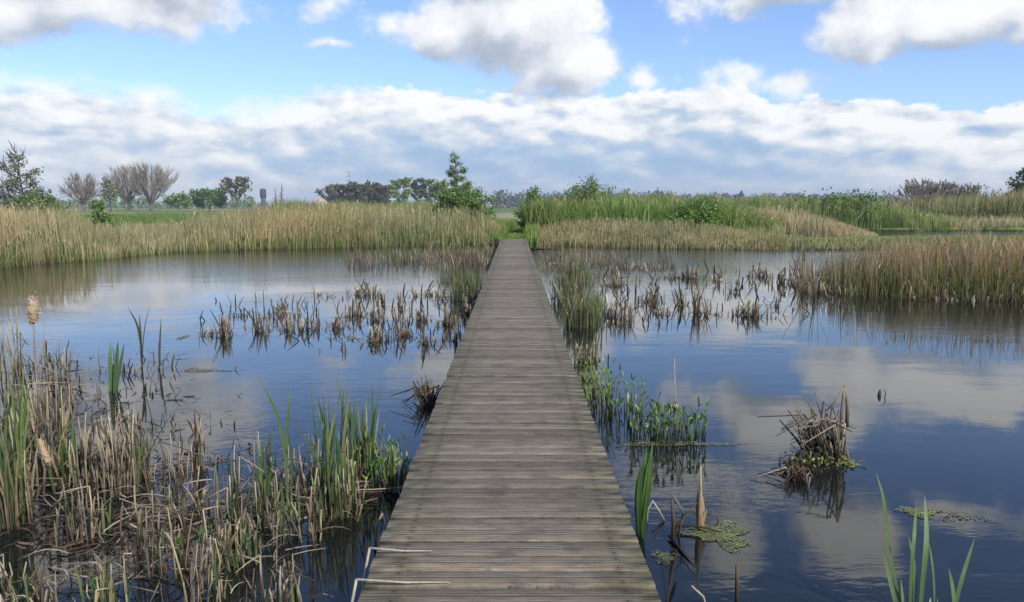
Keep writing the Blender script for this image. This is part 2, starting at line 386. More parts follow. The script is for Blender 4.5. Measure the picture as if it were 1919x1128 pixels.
base = g.mix(1.0, base, g.ramp(tone, [(0.3, 0.74), (0.7, 1.2)]), 'MULTIPLY')
grv = g.m('ABSOLUTE', g.m('SINE', g.mul(g.sub(ay, 0.5), 2 * PI / 0.046)))
base = g.mix(1.0, base, g.ramp(grv, [(0.0, 0.45), (0.35, 1.0)]), 'MULTIPLY')          # dirt packed in the sawn grooves
mid = g.step(g.m('ABSOLUTE', g.add(g.sub(ay, 0.5), g.mul(g.sub(streak, 0.5), 0.004))), 0.0055, 0.0025)
base = g.mix(g.mul(mid, 0.8), base, (0.03, 0.024, 0.017))          # the deep middle groove of every board
crack = g.noise(g.v('MULTIPLY', P, (3.5, 60, 3)), 1.0, 4, 0.7, 1.2)
base = g.mix(g.mul(g.step(g.m('ABSOLUTE', g.sub(crack, 0.5)), 0.016, 0.0), g.mul(g.step(blot, 0.42, 0.58), 0.6)), base, (0.025, 0.019, 0.013))     # drying splits along the grain
sxx = g.m('ABSOLUTE', g.sub(g.m('ABSOLUTE', g.sub(ax, 0.5)), 0.5)); syy = g.m('ABSOLUTE', g.sub(g.m('ABSOLUTE', g.sub(ay, 0.5)), 0.042))
nail = g.m('SQRT', g.add(g.m('POWER', sxx, 2.0), g.m('POWER', syy, 2.0)))
base = g.mix(g.step(nail, 0.008, 0.005), base, (0.035, 0.028, 0.022))                                                       # rusty nail heads
base = g.mix(g.mul(g.step(nail, 0.035, 0.008), 0.4), base, (0.06, 0.048, 0.036))
g.put(b.inputs['Base Color'], base); b.inputs['Roughness'].default_value = 0.6; b.inputs['Specular IOR Level'].default_value = 0.25
grv = g.m('ABSOLUTE', g.m('SINE', g.mul(g.sub(ay, 0.5), 2 * PI / 0.046)))
hh = g.add(g.mul(g.step(grv, 0.0, 0.5), 0.003), g.add(g.mul(grain, 0.004), g.mul(blot, 0.002)))
bp = g.n('ShaderNodeBump'); bp.inputs['Strength'].default_value = 1.0; bp.inputs['Distance'].default_value = 1.0; g.put(bp.inputs['Height'], hh); g.put(b.inputs['Normal'], bp.outputs[0])
bw = thing('boardwalk', (DX, 0, 0), 'long straight grey wooden boardwalk of cross planks running over the pond to the far bank', 'boardwalk')
def plank(mb, y, i):
    """one sawn board lying across, slightly cupped, crooked and worn at the ends"""
    hw = DW / 2; wd2 = (PITCHB - 0.012 - abs(0.005 * R.standard_normal())) / 2; th = 0.034
    xa, xb = -hw + R.normal(0, 0.003), hw + R.normal(0, 0.003); sk = R.normal(0, 0.0035); dz = R.normal(0, 0.0025); tl = R.normal(0, 0.003)
    nn = 13; xs = np.linspace(xa, xb, nn); t = (xs - xa) / (xb - xa)
    prof = [(-wd2, -th), (-wd2, -0.006), (-wd2 + 0.007, 0), (0, -0.0012), (wd2 - 0.007, 0), (wd2, -0.006), (wd2, -th)]
    v, c = [], []
    wl = np.cumsum(R.normal(0, 0.0008, nn)); wr = np.cumsum(R.normal(0, 0.0008, nn))
    for k in range(nn):
        e = 0.0035 if k in (0, nn - 1) else 0
        for (py, pz) in prof:
            yy = py * (1 - e * 4) + (wl[k] if py < 0 else wr[k]); v.append((DX + xs[k], y + yy + sk * (t[k] - 0.5), DZ + pz + dz + tl * (t[k] - 0.5) - e * (pz > -0.02)))
            c.append((0.5 + xs[k], 0.5 + py, i))
    m = len(prof); f = []
    for k in range(nn - 1):
        for j in range(m):
            f.append((k * m + j, k * m + (j + 1) % m, (k + 1) * m + (j + 1) % m, (k + 1) * m + j))
    for k in (0, nn - 1):
        o = k * m; f += [(o, o + 1, o + 5, o + 6), (o + 1, o + 2, o + 4, o + 5), (o + 2, o + 3, o + 4, o + 4)] if k else [(o + 6, o + 5, o + 1, o), (o + 5, o + 4, o + 2, o + 1), (o + 4, o + 3, o + 2, o + 2)]
    mb.raw(v, f, c)
rest = MB(); yk = -2.5; i = 0; n_part = 0
while yk < 38.7:
    if yk > 2.75 and n_part < 100:
        q = MB(); plank(q, yk, i); q.build('plank', m_deck, bw, origin=(DX, 0, 0)); n_part += 1
    else: plank(rest, yk, i)
    yk += PITCHB * (1 + R.normal(0, 0.012)); i += 1
tag(rest.build('plank', m_deck, bw, origin=(DX, 0, 0)), kind='stuff')
WOODD = (0.075, 0.062, 0.048)
for sx in (-0.5, 0.0, 0.5):
    q = MB(); q.box((DX + sx - 0.035, -2.5, DZ - 0.185), (DX + sx + 0.035, 38.6, DZ - 0.0365), WOODD); q.build('stringer', M_PLAIN, bw, origin=(DX, 0, 0))
for k, y in enumerate(np.arange(1.0, 38.5, 2.9)):
    for sx in (-0.61, 0.61):
        q = MB(); q.tube([(DX + sx + 0.05 * (1 if sx < 0 else -1), y, -0.9), (DX + sx + 0.05 * (1 if sx < 0 else -1), y, -0.3), (DX + sx + 0.05 * (1 if sx < 0 else -1), y, DZ - 0.04)], 0.055, WOODD, 9); q.build('post', M_PLAIN, bw, origin=(DX, 0, 0))
    q = MB(); q.box((DX - 0.6, y + 0.058, DZ - 0.33), (DX + 0.6, y + 0.108, DZ - 0.188), WOODD); q.build('cross_beam', M_PLAIN, bw, origin=(DX, 0, 0))

# ------------------------------------------------------------------ reed beds (nobody could count these stems)
def soft(n): return np.clip(1.06 - np.abs(R.normal(0, 0.22, n)), 0.35, 1.12)      # stems end at many heights
def bed(name, label, bases, hts, cold, pold, colg=None, pg=None, gh=0.45, gfrac=0.5, w=(0.018, 0.032), lean=0.10, plume=0.08, foot=OLIVE, plcol=TAN, cat='reed bed'):
    mb = MB(); n = len(bases)
    k = R.random(n) > gfrac
    b0, h0 = bases[k], hts[k] * soft(k.sum()); m = len(b0)
    fx = np.sin(b0[:, 0] * 0.9 + 2.2 * np.sin(b0[:, 1] * 0.6)) + np.sin(b0[:, 1] * 1.3 - b0[:, 0] * 0.45 + 1.0); fz = np.sin(b0[:, 0] * 2.7 + b0[:, 1] * 1.9) * np.sin(b0[:, 0] * 1.1 - b0[:, 1] * 2.3)
    tip = pick(cold, pold, m, 0.12); tip = np.clip(tip * (1 + 0.10 * fx + 0.14 * fz)[:, None] * (1 + 0.07 * np.sin(b0[:, :1] * 0.55 + 1) * np.array([[1, 0, -0.6]])), 0.01, 0.9); ft = c3(foot, 0.2, m) * 0.6 + tip * 0.4
    mb.blades(b0, h0, R.uniform(*w, m), 2.5 * fx + R.normal(0, 1.1, m), np.abs(R.normal(0, lean, m)) + 0.09 * np.abs(fz) + (R.random(m) < 0.05) * R.uniform(0.3, 1.3, m), R.normal(0, 0.5, m), ft, tip, 3, 1.8, taper=5)
    if plume:
        s_ = R.random(m) < plume; b1 = b0[s_].copy(); b1[:, 2] += h0[s_] * 0.86; j = s_.sum()
        az = R.uniform(0, 2 * PI, j)
        mb.blades(b1, h0[s_] * 0.17, R.uniform(1.0, 1.7, j) * w[1], az, R.uniform(0.1, 0.7, j), R.normal(0, 0.6, j), c3(plcol, 0.2, j), c3(plcol, 0.2, j), 2, 1.5, droop=0.2, taper=4, tip=0.3)
    if colg is not None:
        b0, h0 = bases[~k], hts[~k] * gh * R.uniform(0.6, 1.25, (~k).sum()); m = len(b0)
        gc = pick(colg, pg, m, 0.12)
        mb.blades(b0, h0, R.uniform(*w, m) * 1.25, R.uniform(0, 2 * PI, m), np.abs(R.normal(0, lean * 2.2, m)), R.normal(0, 0.6, m), gc * 0.75, gc, 3, 1.7, droop=0.05)
    o = mb.build(name, M_REED, origin=(float(bases[:, 0].mean()), float(bases[:, 1].min()), 0))
    return tag(o, label, cat, kind='stuff')
def along(pix, n, depth, bias=1.6, front=-0.15):
    """n feet in a belt behind the shoreline drawn through the pixels"""
    P = np.array([[*at(x, y)] for x, y in pix])[:, :2]; seg = np.linalg.norm(np.diff(P, axis=0), axis=1); s = np.concatenate([[0], np.cumsum(seg)])
    t = R.uniform(0, s[-1], n); x = np.interp(t, s, P[:, 0]); y = np.interp(t, s, P[:, 1]); r = np.hypot(x, y)
    d = depth * R.random(n) ** bias + front + 0.25 * R.standard_normal(n)
    x, y = x * (1 + d / r), y * (1 + d / r)
    return np.stack([x, y, np.clip(ground_z(x, y), -0.05, 1)], -1), d
def area(px0, px1, y0, y1, n, jit=1.0):
    Y = R.uniform(y0, y1, n); px = R.uniform(px0, px1, n)
    x = (px - 963) / F * Y; Y = Y + jit * wob(x, Y)
    return np.stack([x, Y, np.clip(ground_z(x, Y), -0.05, 1)], -1)
def pxof(b): return 963 + F * b[:, 0] / b[:, 1]
def clumpy(b, s=0.9, a=0.12): return 1 + a * np.sin(b[:, 0] * 2.1 * s + 2 * np.sin(b[:, 1] * s)) * np.sin(b[:, 1] * 1.7 * s + b[:, 0] * 0.5)

# left bank
b1, d = along(LSH[1:11], 19000, 7.0)
h = np.interp(pxof(b1), [-200, 0, 140, 165, 190, 330, 370, 460, 620, 900], [2.0, 1.88, 1.8, 1.4, 1.0, 1.05, 1.55, 1.82, 1.78, 1.8]) * clumpy(b1)
h *= np.clip(0.55 + 0.3 * (d + 0.3), 0.45, 1)
q = pxof(b1); k = q < 560
bed('reed_bed', 'tall tan reed bed with green shoots at its foot along the whole left bank', b1[k], h[k], [TAN, STRAW, OCHRE, OLIVE], [5, 3, 2, 2], [OLIVE, GREEN, BRIGHT], [5, 3, 2], 0.48, 0.55)
b2, d = along([(540, 466), (640, 464), (800, 461), (938, 459)], 10000, 7.0)
h = np.interp(pxof(b2), [540, 640, 900, 935], [1.76, 1.82, 1.75, 0.9]) * clumpy(b2) * np.clip(0.5 + 0.3 * (d + 0.3), 0.4, 1)
bed('reed_bed', 'tan and yellow green reed bed along the far bank left of the boardwalk end', b2, h, [TAN, STRAW, OLIVE, OCHRE], [3, 3, 4, 1], [OLIVE, GREEN, BRIGHT], [5, 3, 3], 0.65, 0.6)
b3 = area(520, 905, 45, 62, 9000)
bed('reed_bed', 'yellow green young reeds standing behind the tan reeds left of the tall birch', b3, 2.0 * clumpy(b3, 0.4), [OLIVE, STRAW, TAN], [4, 2, 2], [OLIVE, BRIGHT, GREEN], [3, 3, 2], 0.95, 0.55, w=(0.03, 0.05), foot=GREEN)
b4 = area(-700, 520, 46, 60, 7000); q = pxof(b4)
hh = np.interp(q, [-700, 130, 180, 350, 420, 520], [1.8, 1.6, 0.6, 0.45, 1.2, 1.8])
bed('reed_bed', 'second row of reeds farther back on the left, low where the meadow shows through', b4, hh * clumpy(b4, 0.4), [TAN, OLIVE, STRAW], [3, 3, 2], [OLIVE, GREEN], [2, 3], 0.8, 0.5, w=(0.03, 0.05))
# meadow grass seen through the gap and beyond
b5 = area(-300, 930, 62, 150, 16000, 2); 
bed('meadow_grass', 'green meadow grass beyond the left reed bed', b5, R.uniform(0.25, 0.5, len(b5)), [GREEN, OLIVE, STRAW], [5, 3, 1], [GREEN, BRIGHT], [3, 1], 1.0, 0.5, w=(0.06, 0.10), plume=0, foot=GREEN, cat='grass')
# grassy way on from the end of the boardwalk
b6 = area(925, 1010, 38.5, 64, 9000, 0.2)
cx = np.interp(b6[:, 1], [38, 50, 64], [0.0, 0.25, 0.9]); dist = np.abs(b6[:, 0] - cx)
bed('path_grass', 'bright green grass growing on the way on from the boardwalk end', b6, np.where(dist < 0.55, 0.22, 0.75) * R.uniform(0.6, 1.2, len(b6)), [BRIGHT, OLIVE, STRAW], [4, 3, 1], [BRIGHT, GREEN], [4, 2], 0.9, 0.6, w=(0.025, 0.045), plume=0, foot=GREEN, cat='grass')
# right bank
b7, d = along([(986, 459), (1100, 462), (1180, 465), (1360, 467), (1480, 469)], 11500, 6.0)
h = np.interp(pxof(b7), [990, 1020, 1060, 1150, 1280, 1400, 1480], [0.5, 0.75, 1.1, 1.2, 1.1, 0.6, 0.3]) * clumpy(b7) * np.clip(0.35 + 0.17 * (d + 0.3), 0.3, 1)
bed('reed_bed', 'brown and tan reed bed along the far bank right of the end of the boardwalk', b7, h, [TAN, GREYT, OCHRE, OLIVE], [4, 2, 2, 3], [OLIVE, BROWN, GREEN], [5, 2, 2], 0.7, 0.5)
b8 = area(985, 1470, 45.5, 55, 15000)
h = np.interp(pxof(b8), [985, 1020, 1060, 1150, 1250, 1350, 1470], [2.0, 2.25, 2.35, 2.4, 2.4, 2.3, 0.9]) * clumpy(b8, 0.8, 0.14)
bed('reed_bed', 'tall fresh green reeds standing behind the brown reeds on the right bank', b8, h, [BRIGHT, GREEN, OLIVE, STRAW, (0.30, 0.38, 0.12)], [3, 2, 3, 1, 3], [BRIGHT, GREEN, (0.30, 0.38, 0.12)], [3, 2, 2], 0.9, 0.6, w=(0.03, 0.05), foot=GREEN, plume=0.1, lean=0.16)
b9 = area(1310, 1640, 47, 54, 7000); q = pxof(b9)
bed('reed_bed', 'rounded mound of pale orange dry reeds beyond the low sedge on the right', b9, np.interp(q, [1310, 1400, 1450, 1520, 1640], [0.5, 1.5, 1.75, 1.55, 0.25]) * clumpy(b9, 1.0, 0.2), [TAN, STRAW, OCHRE, OLIVE], [5, 3, 2, 2], [TAN, OLIVE], [3, 2], 0.7, 0.3, w=(0.025, 0.045), foot=TAN)
b10, d = along([(1340, 466), (1460, 469), (1560, 469), (1700, 466), (2100, 462)], 20000, 13.0, 1.0)
k = (pxof(b10) < 1475 + 30 * np.sin(b10[:, 1])) | (b10[:, 1] < 43); b10, d = b10[k], d[k]
bed('sedge_bed', 'low olive sedge covering the wet shore on the right in front of the reed mound', b10, np.where(pxof(b10) > 1470, np.clip(0.36 - 0.03 * d, 0.14, 0.36), np.clip(0.35 + 0.05 * d, 0.3, 0.75)) * R.uniform(0.7, 1.2, len(b10)) * clumpy(b10, 0.7, 0.2), [OLIVE, STRAW, TAN], [5, 2, 2], [OLIVE, GREEN], [4, 2], 0.9, 0.5, plume=0, w=(0.02, 0.035))
# reed tongue on the right
n = 16000
px0 = R.uniform(1500, 2350, n); fr = np.interp(px0, [1500, 1545, 1600, 1700, 1919, 2350], [530, 545, 553, 557, 564, 590])
fy = np.array([at(x, y).y for x, y in zip(px0, fr)]); dep = np.interp(px0, [1500, 1600, 1750, 2350], [3, 5, 9, 9]); dd = R.random(n) ** 1.3
Y = fy + dep * dd + 0.3 * R.standard_normal(n); X = (px0 - 963) / F * Y
keep = R.random(n) < np.interp(px0, [1500, 1600, 1690], [0.06, 0.4, 1.0])
b11 = np.stack([X, Y, np.full(n, -0.04)], -1)[keep]; q = px0[keep]
h = np.interp(q, [1500, 1600, 1680, 1919], [0.75, 1.12, 1.3, 1.42]) * clumpy(b11, 1.2, 0.1) * (1.04 - 0.34 * dd[keep])
bed('reed_bed', 'tongue of orange brown reeds with a green foot standing in the water on the right', b11, h, [(0.36, 0.25, 0.12), OCHRE, GREYT, BROWN, (0.2, 0.19, 0.06)], [4, 2, 3, 2, 2], [(0.2, 0.2, 0.06), GREEN, BROWN], [5, 4, 1], 0.55, 0.55, w=(0.009, 0.016), lean=0.16, foot=(0.10, 0.09, 0.035))
# beyond the second water
b12 = area(1400, 2250, 63, 72, 9000)
bed('reed_bed', 'low tan reeds on the far side of the second water on the right', b12, 0.85 * R.uniform(0.6, 1.2, len(b12)) * clumpy(b12, 0.4, 0.2), [TAN, STRAW, OLIVE], [4, 3, 2], [OLIVE, TAN], [2, 2], 0.8, 0.4, w=(0.035, 0.06), plume=0)
b13 = area(1400, 2300, 72, 84, 13000); q = pxof(b13)
bed('reed_bed', 'tall olive reeds with dark ragged plumes along the horizon on the right', b13, np.interp(q, [1400, 1500, 1640, 1800, 1919, 2300], [2.2, 2.4, 2.5, 2.8, 3.3, 3.4]) * clumpy(b13, 0.35, 0.12), [OLIVE, TAN, STRAW, BROWN], [4, 2, 2, 1], [OLIVE, GREEN], [3, 2], 0.85, 0.45, w=(0.04, 0.07), foot=(0.11, 0.10, 0.035), plcol=BROWN)
b14 = area(1560, 2250, 73, 80, 110)
mb = MB(); n = len(b14); h14 = np.interp(pxof(b14), [1560, 1919, 2250], [3.4, 4.3, 4.3]) * R.uniform(0.85, 1.08, n)
mb.blades(b14, h14, 0.05, R.uniform(0, 6.28, n), R.uniform(0, 0.08, n), 0.0, c3(OLIVE, 0.2, n), c3(BROWN, 0.2, n), 3)
for t in (0.9, 0.95):
    bb = b14.copy(); bb[:, 2] += h14 * t - 0.1; mb.leaves(bb, R.uniform(0.09, 0.2, n), c3(BROWN, 0.3, n) * 0.6, long=2.2)
tag(mb.build('tall_reed_stems', M_REED), 'scattered taller reed stems with dark plumes sticking up over the right horizon reeds', 'reeds', kind='stuff')
# thin stubble standing in the pond
def stub_field(name, label, spots, hh, w=0.014):
    mb = MB(); n = len(spots)
    b = np.stack([spots[:, 0], spots[:, 1], np.full(n, -0.05)], -1); h = R.uniform(*hh, n) * R.choice([1, 0.5, 1.5], n)
    tip = pick([GREYT, BROWN, STRAW, OLIVE], [5, 4, 2, 1], n)
    mb.blades(b, h, R.uniform(0.7, 1.6, n) * w, R.uniform(0, 6.28, n), np.abs(R.normal(0, 0.28, n)), R.normal(0, 0.6, n), c3(WET, 0.2, n), tip, 2, 1.3, taper=6, tip=0.5)
    return tag(mb.build(name, M_DEAD), label, 'reed stubble', kind='stuff')
def band(px0, px1, y0, y1, n):
    c = np.stack([R.uniform(px0, px1, max(4, n // 14)), R.uniform(y0, y1, max(4, n // 14))], -1)
    k = R.integers(0, len(c), n); x = c[k, 0] + R.normal(0, (px1 - px0) * 0.035, n); y = c[k, 1] + R.normal(0, (y1 - y0) * 0.09, n)
    return np.array([[*at(a, bb)][:2] for a, bb in zip(x, y)])
stub_field('reed_stubble', 'band of short brown reed stubble in the pond just before the far left bank', np.vstack([band(650, 935, 476, 505, 900), band(780, 945, 466, 500, 700)]), (0.12, 0.42))
stub_field('reed_stubble', 'short brown reed stubble in the pond right of the boardwalk, before the far bank', band(1010, 1260, 478, 512, 800), (0.12, 0.42))
stub_field('reed_stubble', 'sparse thin reed stems standing in the water left of the right reed tongue', band(1480, 1640, 505, 560, 300), (0.3, 0.85), 0.012)

fr = []
for pix, n in ((LSH[2:13], 1500), (RSH[:6], 900), ([(1500, 532), (1545, 546), (1600, 554), (1700, 558), (1919, 565), (2100, 575)], 700)):
    q, d = along(pix, n, 0.9, 1.2, -0.35); fr.append(q[np.sin(q[:, 0] * 1.3) + np.sin(q[:, 0] * 3.1 + q[:, 1]) + R.normal(0, 0.8, n) > -0.5])
stub_field('reed_stubble', 'fringe of broken dead stems lying and standing along the muddy water edge', np.vstack(fr), (0.08, 0.38), 0.03)

b15 = area(1340, 1800, 62.5, 69, 9000); b15 = b15[R.random(len(b15)) < np.interp(pxof(b15), [1340, 1400, 1600, 1800], [0.2, 1, 1, 0.05])]
bed('reed_bed', 'green reeds standing in a long low line behind the pale orange reed mound', b15, np.interp(pxof(b15), [1340, 1420, 1580, 1700, 1800], [2.0, 2.6, 2.5, 1.7, 0.8]) * clumpy(b15, 0.5, 0.14), [BRIGHT, OLIVE, STRAW], [2, 5, 2], [BRIGHT, GREEN], [3, 2], 0.9, 0.55, w=(0.03, 0.055), foot=GREEN, plume=0.1)

# ------------------------------------------------------------------ trees and far things
def tree(name, label, cat, px, top, Y, kind, group=None, wpx=None, leafc=(GREEN, OLIVE), leafp=(1, 1), nleaf=1500, ls=0.15, bare=0, trunkc=(0.10, 0.085, 0.07), h0=0.25, seed=1, multi=1, cf=1.0):
    """trunk with limbs, and a crown of leaf sized faces gathered round the limb ends"""
    global R
    Rs = R; R = np.random.default_rng(seed)
    X = (px - 963) / F * Y; gz = float(ground_z(np.array(X), np.array(Y)))
    H = atY(px, top, Y).z - gz; W = wpx / F * Y / 2
    root = thing(name, (X, Y, gz), label, cat, group)
    tb = MB(); tips = []; lo = np.array([X, Y, gz - 0.1])
    for mstem in range(multi):
        az0 = R.uniform(0, 6.28); sp = 0 if multi == 1 else W * 0.28
        top_ = lo + [math.cos(az0) * sp + R.normal(0, 0.02) * H, math.sin(az0) * sp, H * 0.97 * (1 if mstem == 0 else R.uniform(0.7, 0.98))]
        q = np.linspace(0, 1, 8)[:, None]; stem = lo * (1 - q) + top_ * q + np.cumsum(R.normal(0, 0.012 * H, (8, 3)), 0) * q * [1, 1, 0]
        r0 = 0.022 * H / math.sqrt(multi)
        if kind != 'vase': tb.tube(stem, r0 * (1 - 0.9 * q[:, 0]), trunkc, 6)
        nl = {'cone': 26, 'round': 20, 'vase': 34, 'ragged': 26, 'bush': 18}[kind]
        if kind == 'vase': tb.tube(stem[:3], r0 * 1.6 * (1 - 0.25 * q[:3, 0]), trunkc, 7)
        for k in range(nl):
            t = h0 + (0.96 - h0) * (k + R.random()) / nl; az = k * 2.4 + R.normal(0, 0.4)
            if kind == 'vase':
                t = R.uniform(0.12, 0.25); p0 = np.array([np.interp(t, q[:, 0], stem[:, i]) for i in range(3)])
                e = R.uniform(0.15, 1.0) ** 0.7; ln = math.sqrt((e * W) ** 2 + (H * (1.0 - 0.52 * e ** 2) - t * H) ** 2)
                p2 = lo + [math.cos(az) * e * W, math.sin(az) * e * W, H * (1.0 - 0.48 * e ** 2.2)]
                p1 = p0 * 0.5 + p2 * 0.5 + [math.cos(az) * W * 0.04, math.sin(az) * W * 0.04, H * 0.02]
                rr = r0 * 0.7
            else:
                p0 = np.array([np.interp(t, q[:, 0], stem[:, i]) for i in range(3)])
                pr = {'cone': (1 - t) ** 1.05 + 0.04, 'round': math.sqrt(max(0.05, 1 - (2 * (t - h0) / (1 - h0) - 1) ** 2)), 'ragged': (1.05 - t) ** 0.6, 'bush': math.sqrt(max(0.08, 1 - (t * 1.02) ** 2))}[kind]
                ln = W * pr * R.uniform(0.65, 1.1); rise = {'cone': 0.42, 'round': 0.5, 'ragged': 0.75, 'bush': 0.4}[kind]
                p2 = p0 + [math.cos(az) * ln, math.sin(az) * ln, ln * rise + R.normal(0, 0.1) * ln]; p2[2] = min(p2[2], gz + H)
                p1 = (p0 + p2) / 2 + [0, 0, -0.06 * ln]; rr = r0 * (1 - t) * 0.5 + 0.004 * H
            tb.tube([p0, p1, p2], np.array([1, 0.65, 0.2]) * rr, trunkc, 4, cap=False)
            nsub = 7 if bare else 4
            for j in range(nsub):
                s_ = R.uniform(0.35, 1.0); ps = p0 * (1 - s_) ** 2 + 2 * p1 * s_ * (1 - s_) + p2 * s_ ** 2
                dirn = (p2 - p0) / max(np.linalg.norm(p2 - p0), 1e-6) + R.normal(0, 0.55, 3) + [0, 0, 0.35]; dirn /= np.linalg.norm(dirn)
                pe = ps + dirn * ln * R.uniform(0.18, 0.4); pe[2] = min(pe[2], gz + H * 1.02)
                tb.tube([ps, (ps + pe) / 2 + R.normal(0, 0.02 * ln, 3), pe], np.array([0.4, 0.3, 0.12]) * rr, trunkc, 3, cap=False)
                tips.append((ps, pe)); 
            tips.append((p1, p2))
    tb.build('trunk', M_BARK, root)
    T0 = np.array([a for a, b in tips]); T1 = np.array([b for a, b in tips]); TW = np.linalg.norm(T1 - T0, axis=1) ** 1.2; TW /= TW.sum()
    if bare:
        n = bare; k = R.integers(0, len(T0), n); u = R.uniform(0.2, 1, (n, 1)); b = T0[k] * (1 - u) + T1[k] * u
        ln = R.uniform(0.06, 0.16, n) * H; az = np.arctan2(b[:, 1] - Y, b[:, 0] - X) + R.normal(0, 0.7, n)
        tw = MB(); tcol = pick([trunkc, np.array(trunkc) * 1.5], [1, 1], n)
        tw.blades(b, ln, ls, az, R.uniform(0.1, 0.9, n), R.uniform(0, PI, n), tcol, tcol, 2, 1.3, taper=6, tip=0.3)
        tw.build('twigs', M_BARK, root)
    if nleaf:
        n = nleaf; k = R.choice(len(T0), n, p=TW); u = R.uniform(0.15, 1.05, (n, 1)); c = T0[k] * (1 - u) + T1[k] * u + R.normal(0, 1, (n, 3)) * np.array([1, 1, 0.8]) * W * 0.10 * cf
        tone = R.uniform(0.75, 1.25, len(T0))[k][:, None]
        lb = MB(); lb.leaves(c, R.uniform(0.6, 1.3, n) * ls, pick(leafc, leafp, n, 0.15) * tone); lb.build('crown', M_FOL, root)
    R = Rs; return root
GT = (0.15, 0.245, 0.06); DKG = (0.10, 0.165, 0.045); YG = (0.26, 0.33, 0.10); GRY = (0.22, 0.21, 0.15); PUR = (0.17, 0.145, 0.125)
tree('young_poplar', 'ragged young tree with sparse grey green leaves rising over the left reed bed', 'tree', 54, 268, 60, 'cone', None, 150, [(0.15, 0.155, 0.11), GT, GRY], [3, 1, 3], 3000, 0.10, bare=60, seed=3, h0=0.12, cf=0.6)
tree('green_bush', 'dense green bush at the foot of the ragged young tree on the left', 'bush', 72, 354, 58, 'bush', None, 92, [DKG, GT, YG, GRY], [2, 3, 1, 2], 2200, 0.16, seed=4, h0=0.05, multi=3)
tree('green_bush', 'small bright green bush left of the meadow gap, before the bare trees', 'bush', 190, 372, 62, 'bush', None, 44, [GT, YG], [2, 2], 900, 0.16, seed=5, h0=0.05)
tree('bare_tree', 'dark purple grey leafless tree left of the two round willows', 'tree', 162, 331, 250, 'vase', 'leafless trees beyond the meadow', 66, nleaf=0, bare=1800, ls=0.12, trunkc=(0.22, 0.18, 0.15), seed=6)
tree('thin_tree', 'thin pale green tree between the dark leafless tree and the round willows', 'tree', 212, 334, 230, 'ragged', None, 40, [GRY, YG, GT], [3, 2, 2], 500, 0.5, seed=7)
tree('bare_willow', 'left one of two round crowned leafless willows beyond the meadow', 'tree', 246, 318, 262, 'vase', 'leafless trees beyond the meadow', 92, nleaf=0, bare=3200, ls=0.085, trunkc=(0.27, 0.235, 0.19), seed=8)
tree('bare_willow', 'right and broader one of two round crowned leafless willows beyond the meadow', 'tree', 287, 313, 256, 'vase', 'leafless trees beyond the meadow', 98, nleaf=0, bare=3400, ls=0.085, trunkc=(0.28, 0.235, 0.185), seed=9)
tree('round_tree', 'low round dark green tree right of the leafless willows', 'tree', 396, 357, 260, 'bush', None, 66, [DKG, GT, YG], [3, 3, 1], 1500, 0.7, seed=10, h0=0.1)
tree('round_tree', 'small green tree close beside the broad leafless willow', 'tree', 338, 365, 250, 'bush', None, 50, [GT, YG], [2, 1], 900, 0.6, seed=11, h0=0.1)
tree('airy_tree', 'airy grey tree with bare lower trunk standing over the left horizon', 'tree', 447, 338, 255, 'round', None, 56, [GRY, GT], [3, 2], 700, 0.6, bare=260, seed=12, h0=0.4)
for k, (x, t, Y) in enumerate([(520, 345, 70), (529, 336, 72)]):
    tree('thin_sapling', ['thin bare sapling left of its taller twin, left of the sand heap', 'taller thin bare sapling left of the sand heap'][k], 'tree', x, t, Y, 'cone', 'saplings by the sand heap', 16, [GRY, YG], [2, 1], 90, 0.09, bare=0, seed=20 + k)
# copse left of the birch
for k, (x, t, w_) in enumerate([(616, 352, 26), (634, 349, 30), (652, 348, 32), (670, 346, 30), (689, 345, 30), (706, 346, 28), (722, 349, 24)]):
    tree('copse_tree', ['pale twiggy tree at the left end of the dark copse, over the sand heap', 'dark olive tree of the copse, second from its left end', 'dark olive tree of the copse below the power pylon',
         'dark brown green tree in the middle of the copse', 'dark tree of the copse, third from its right end', 'dark tree of the copse, second from its right end', 'grey dark tree at the right end of the copse'][k],
         'tree', x, t, 300 + 3 * (k % 3), 'round', 'trees of the dark copse', w_ * 1.5, [[GRY, PUR], [(0.10, 0.105, 0.05), (0.14, 0.14, 0.07), PUR]][k > 0], [2, 1] if k == 0 else [4, 3, 1], 1300 if k else 400, 0.7, seed=30 + k, h0=0.12)
for k, (x, t, w_, cc) in enumerate([(752, 337, 40, YG), (784, 333, 26, (0.12, 0.15, 0.09)), (806, 334, 24, YG), (828, 340, 34, YG)]):
    tree('field_tree', ['broad yellow green tree just right of the dark copse', 'slim dark grey green tree between two yellow green trees', 'slim yellow green tree second from the birch', 'yellow green tree partly hidden by the birch'][k],
         'tree', x, t, 280, 'round', 'trees between copse and birch', w_ * 1.1, [cc, GT], [3, 1], 1500, 0.6, seed=40 + k, h0=0.25)
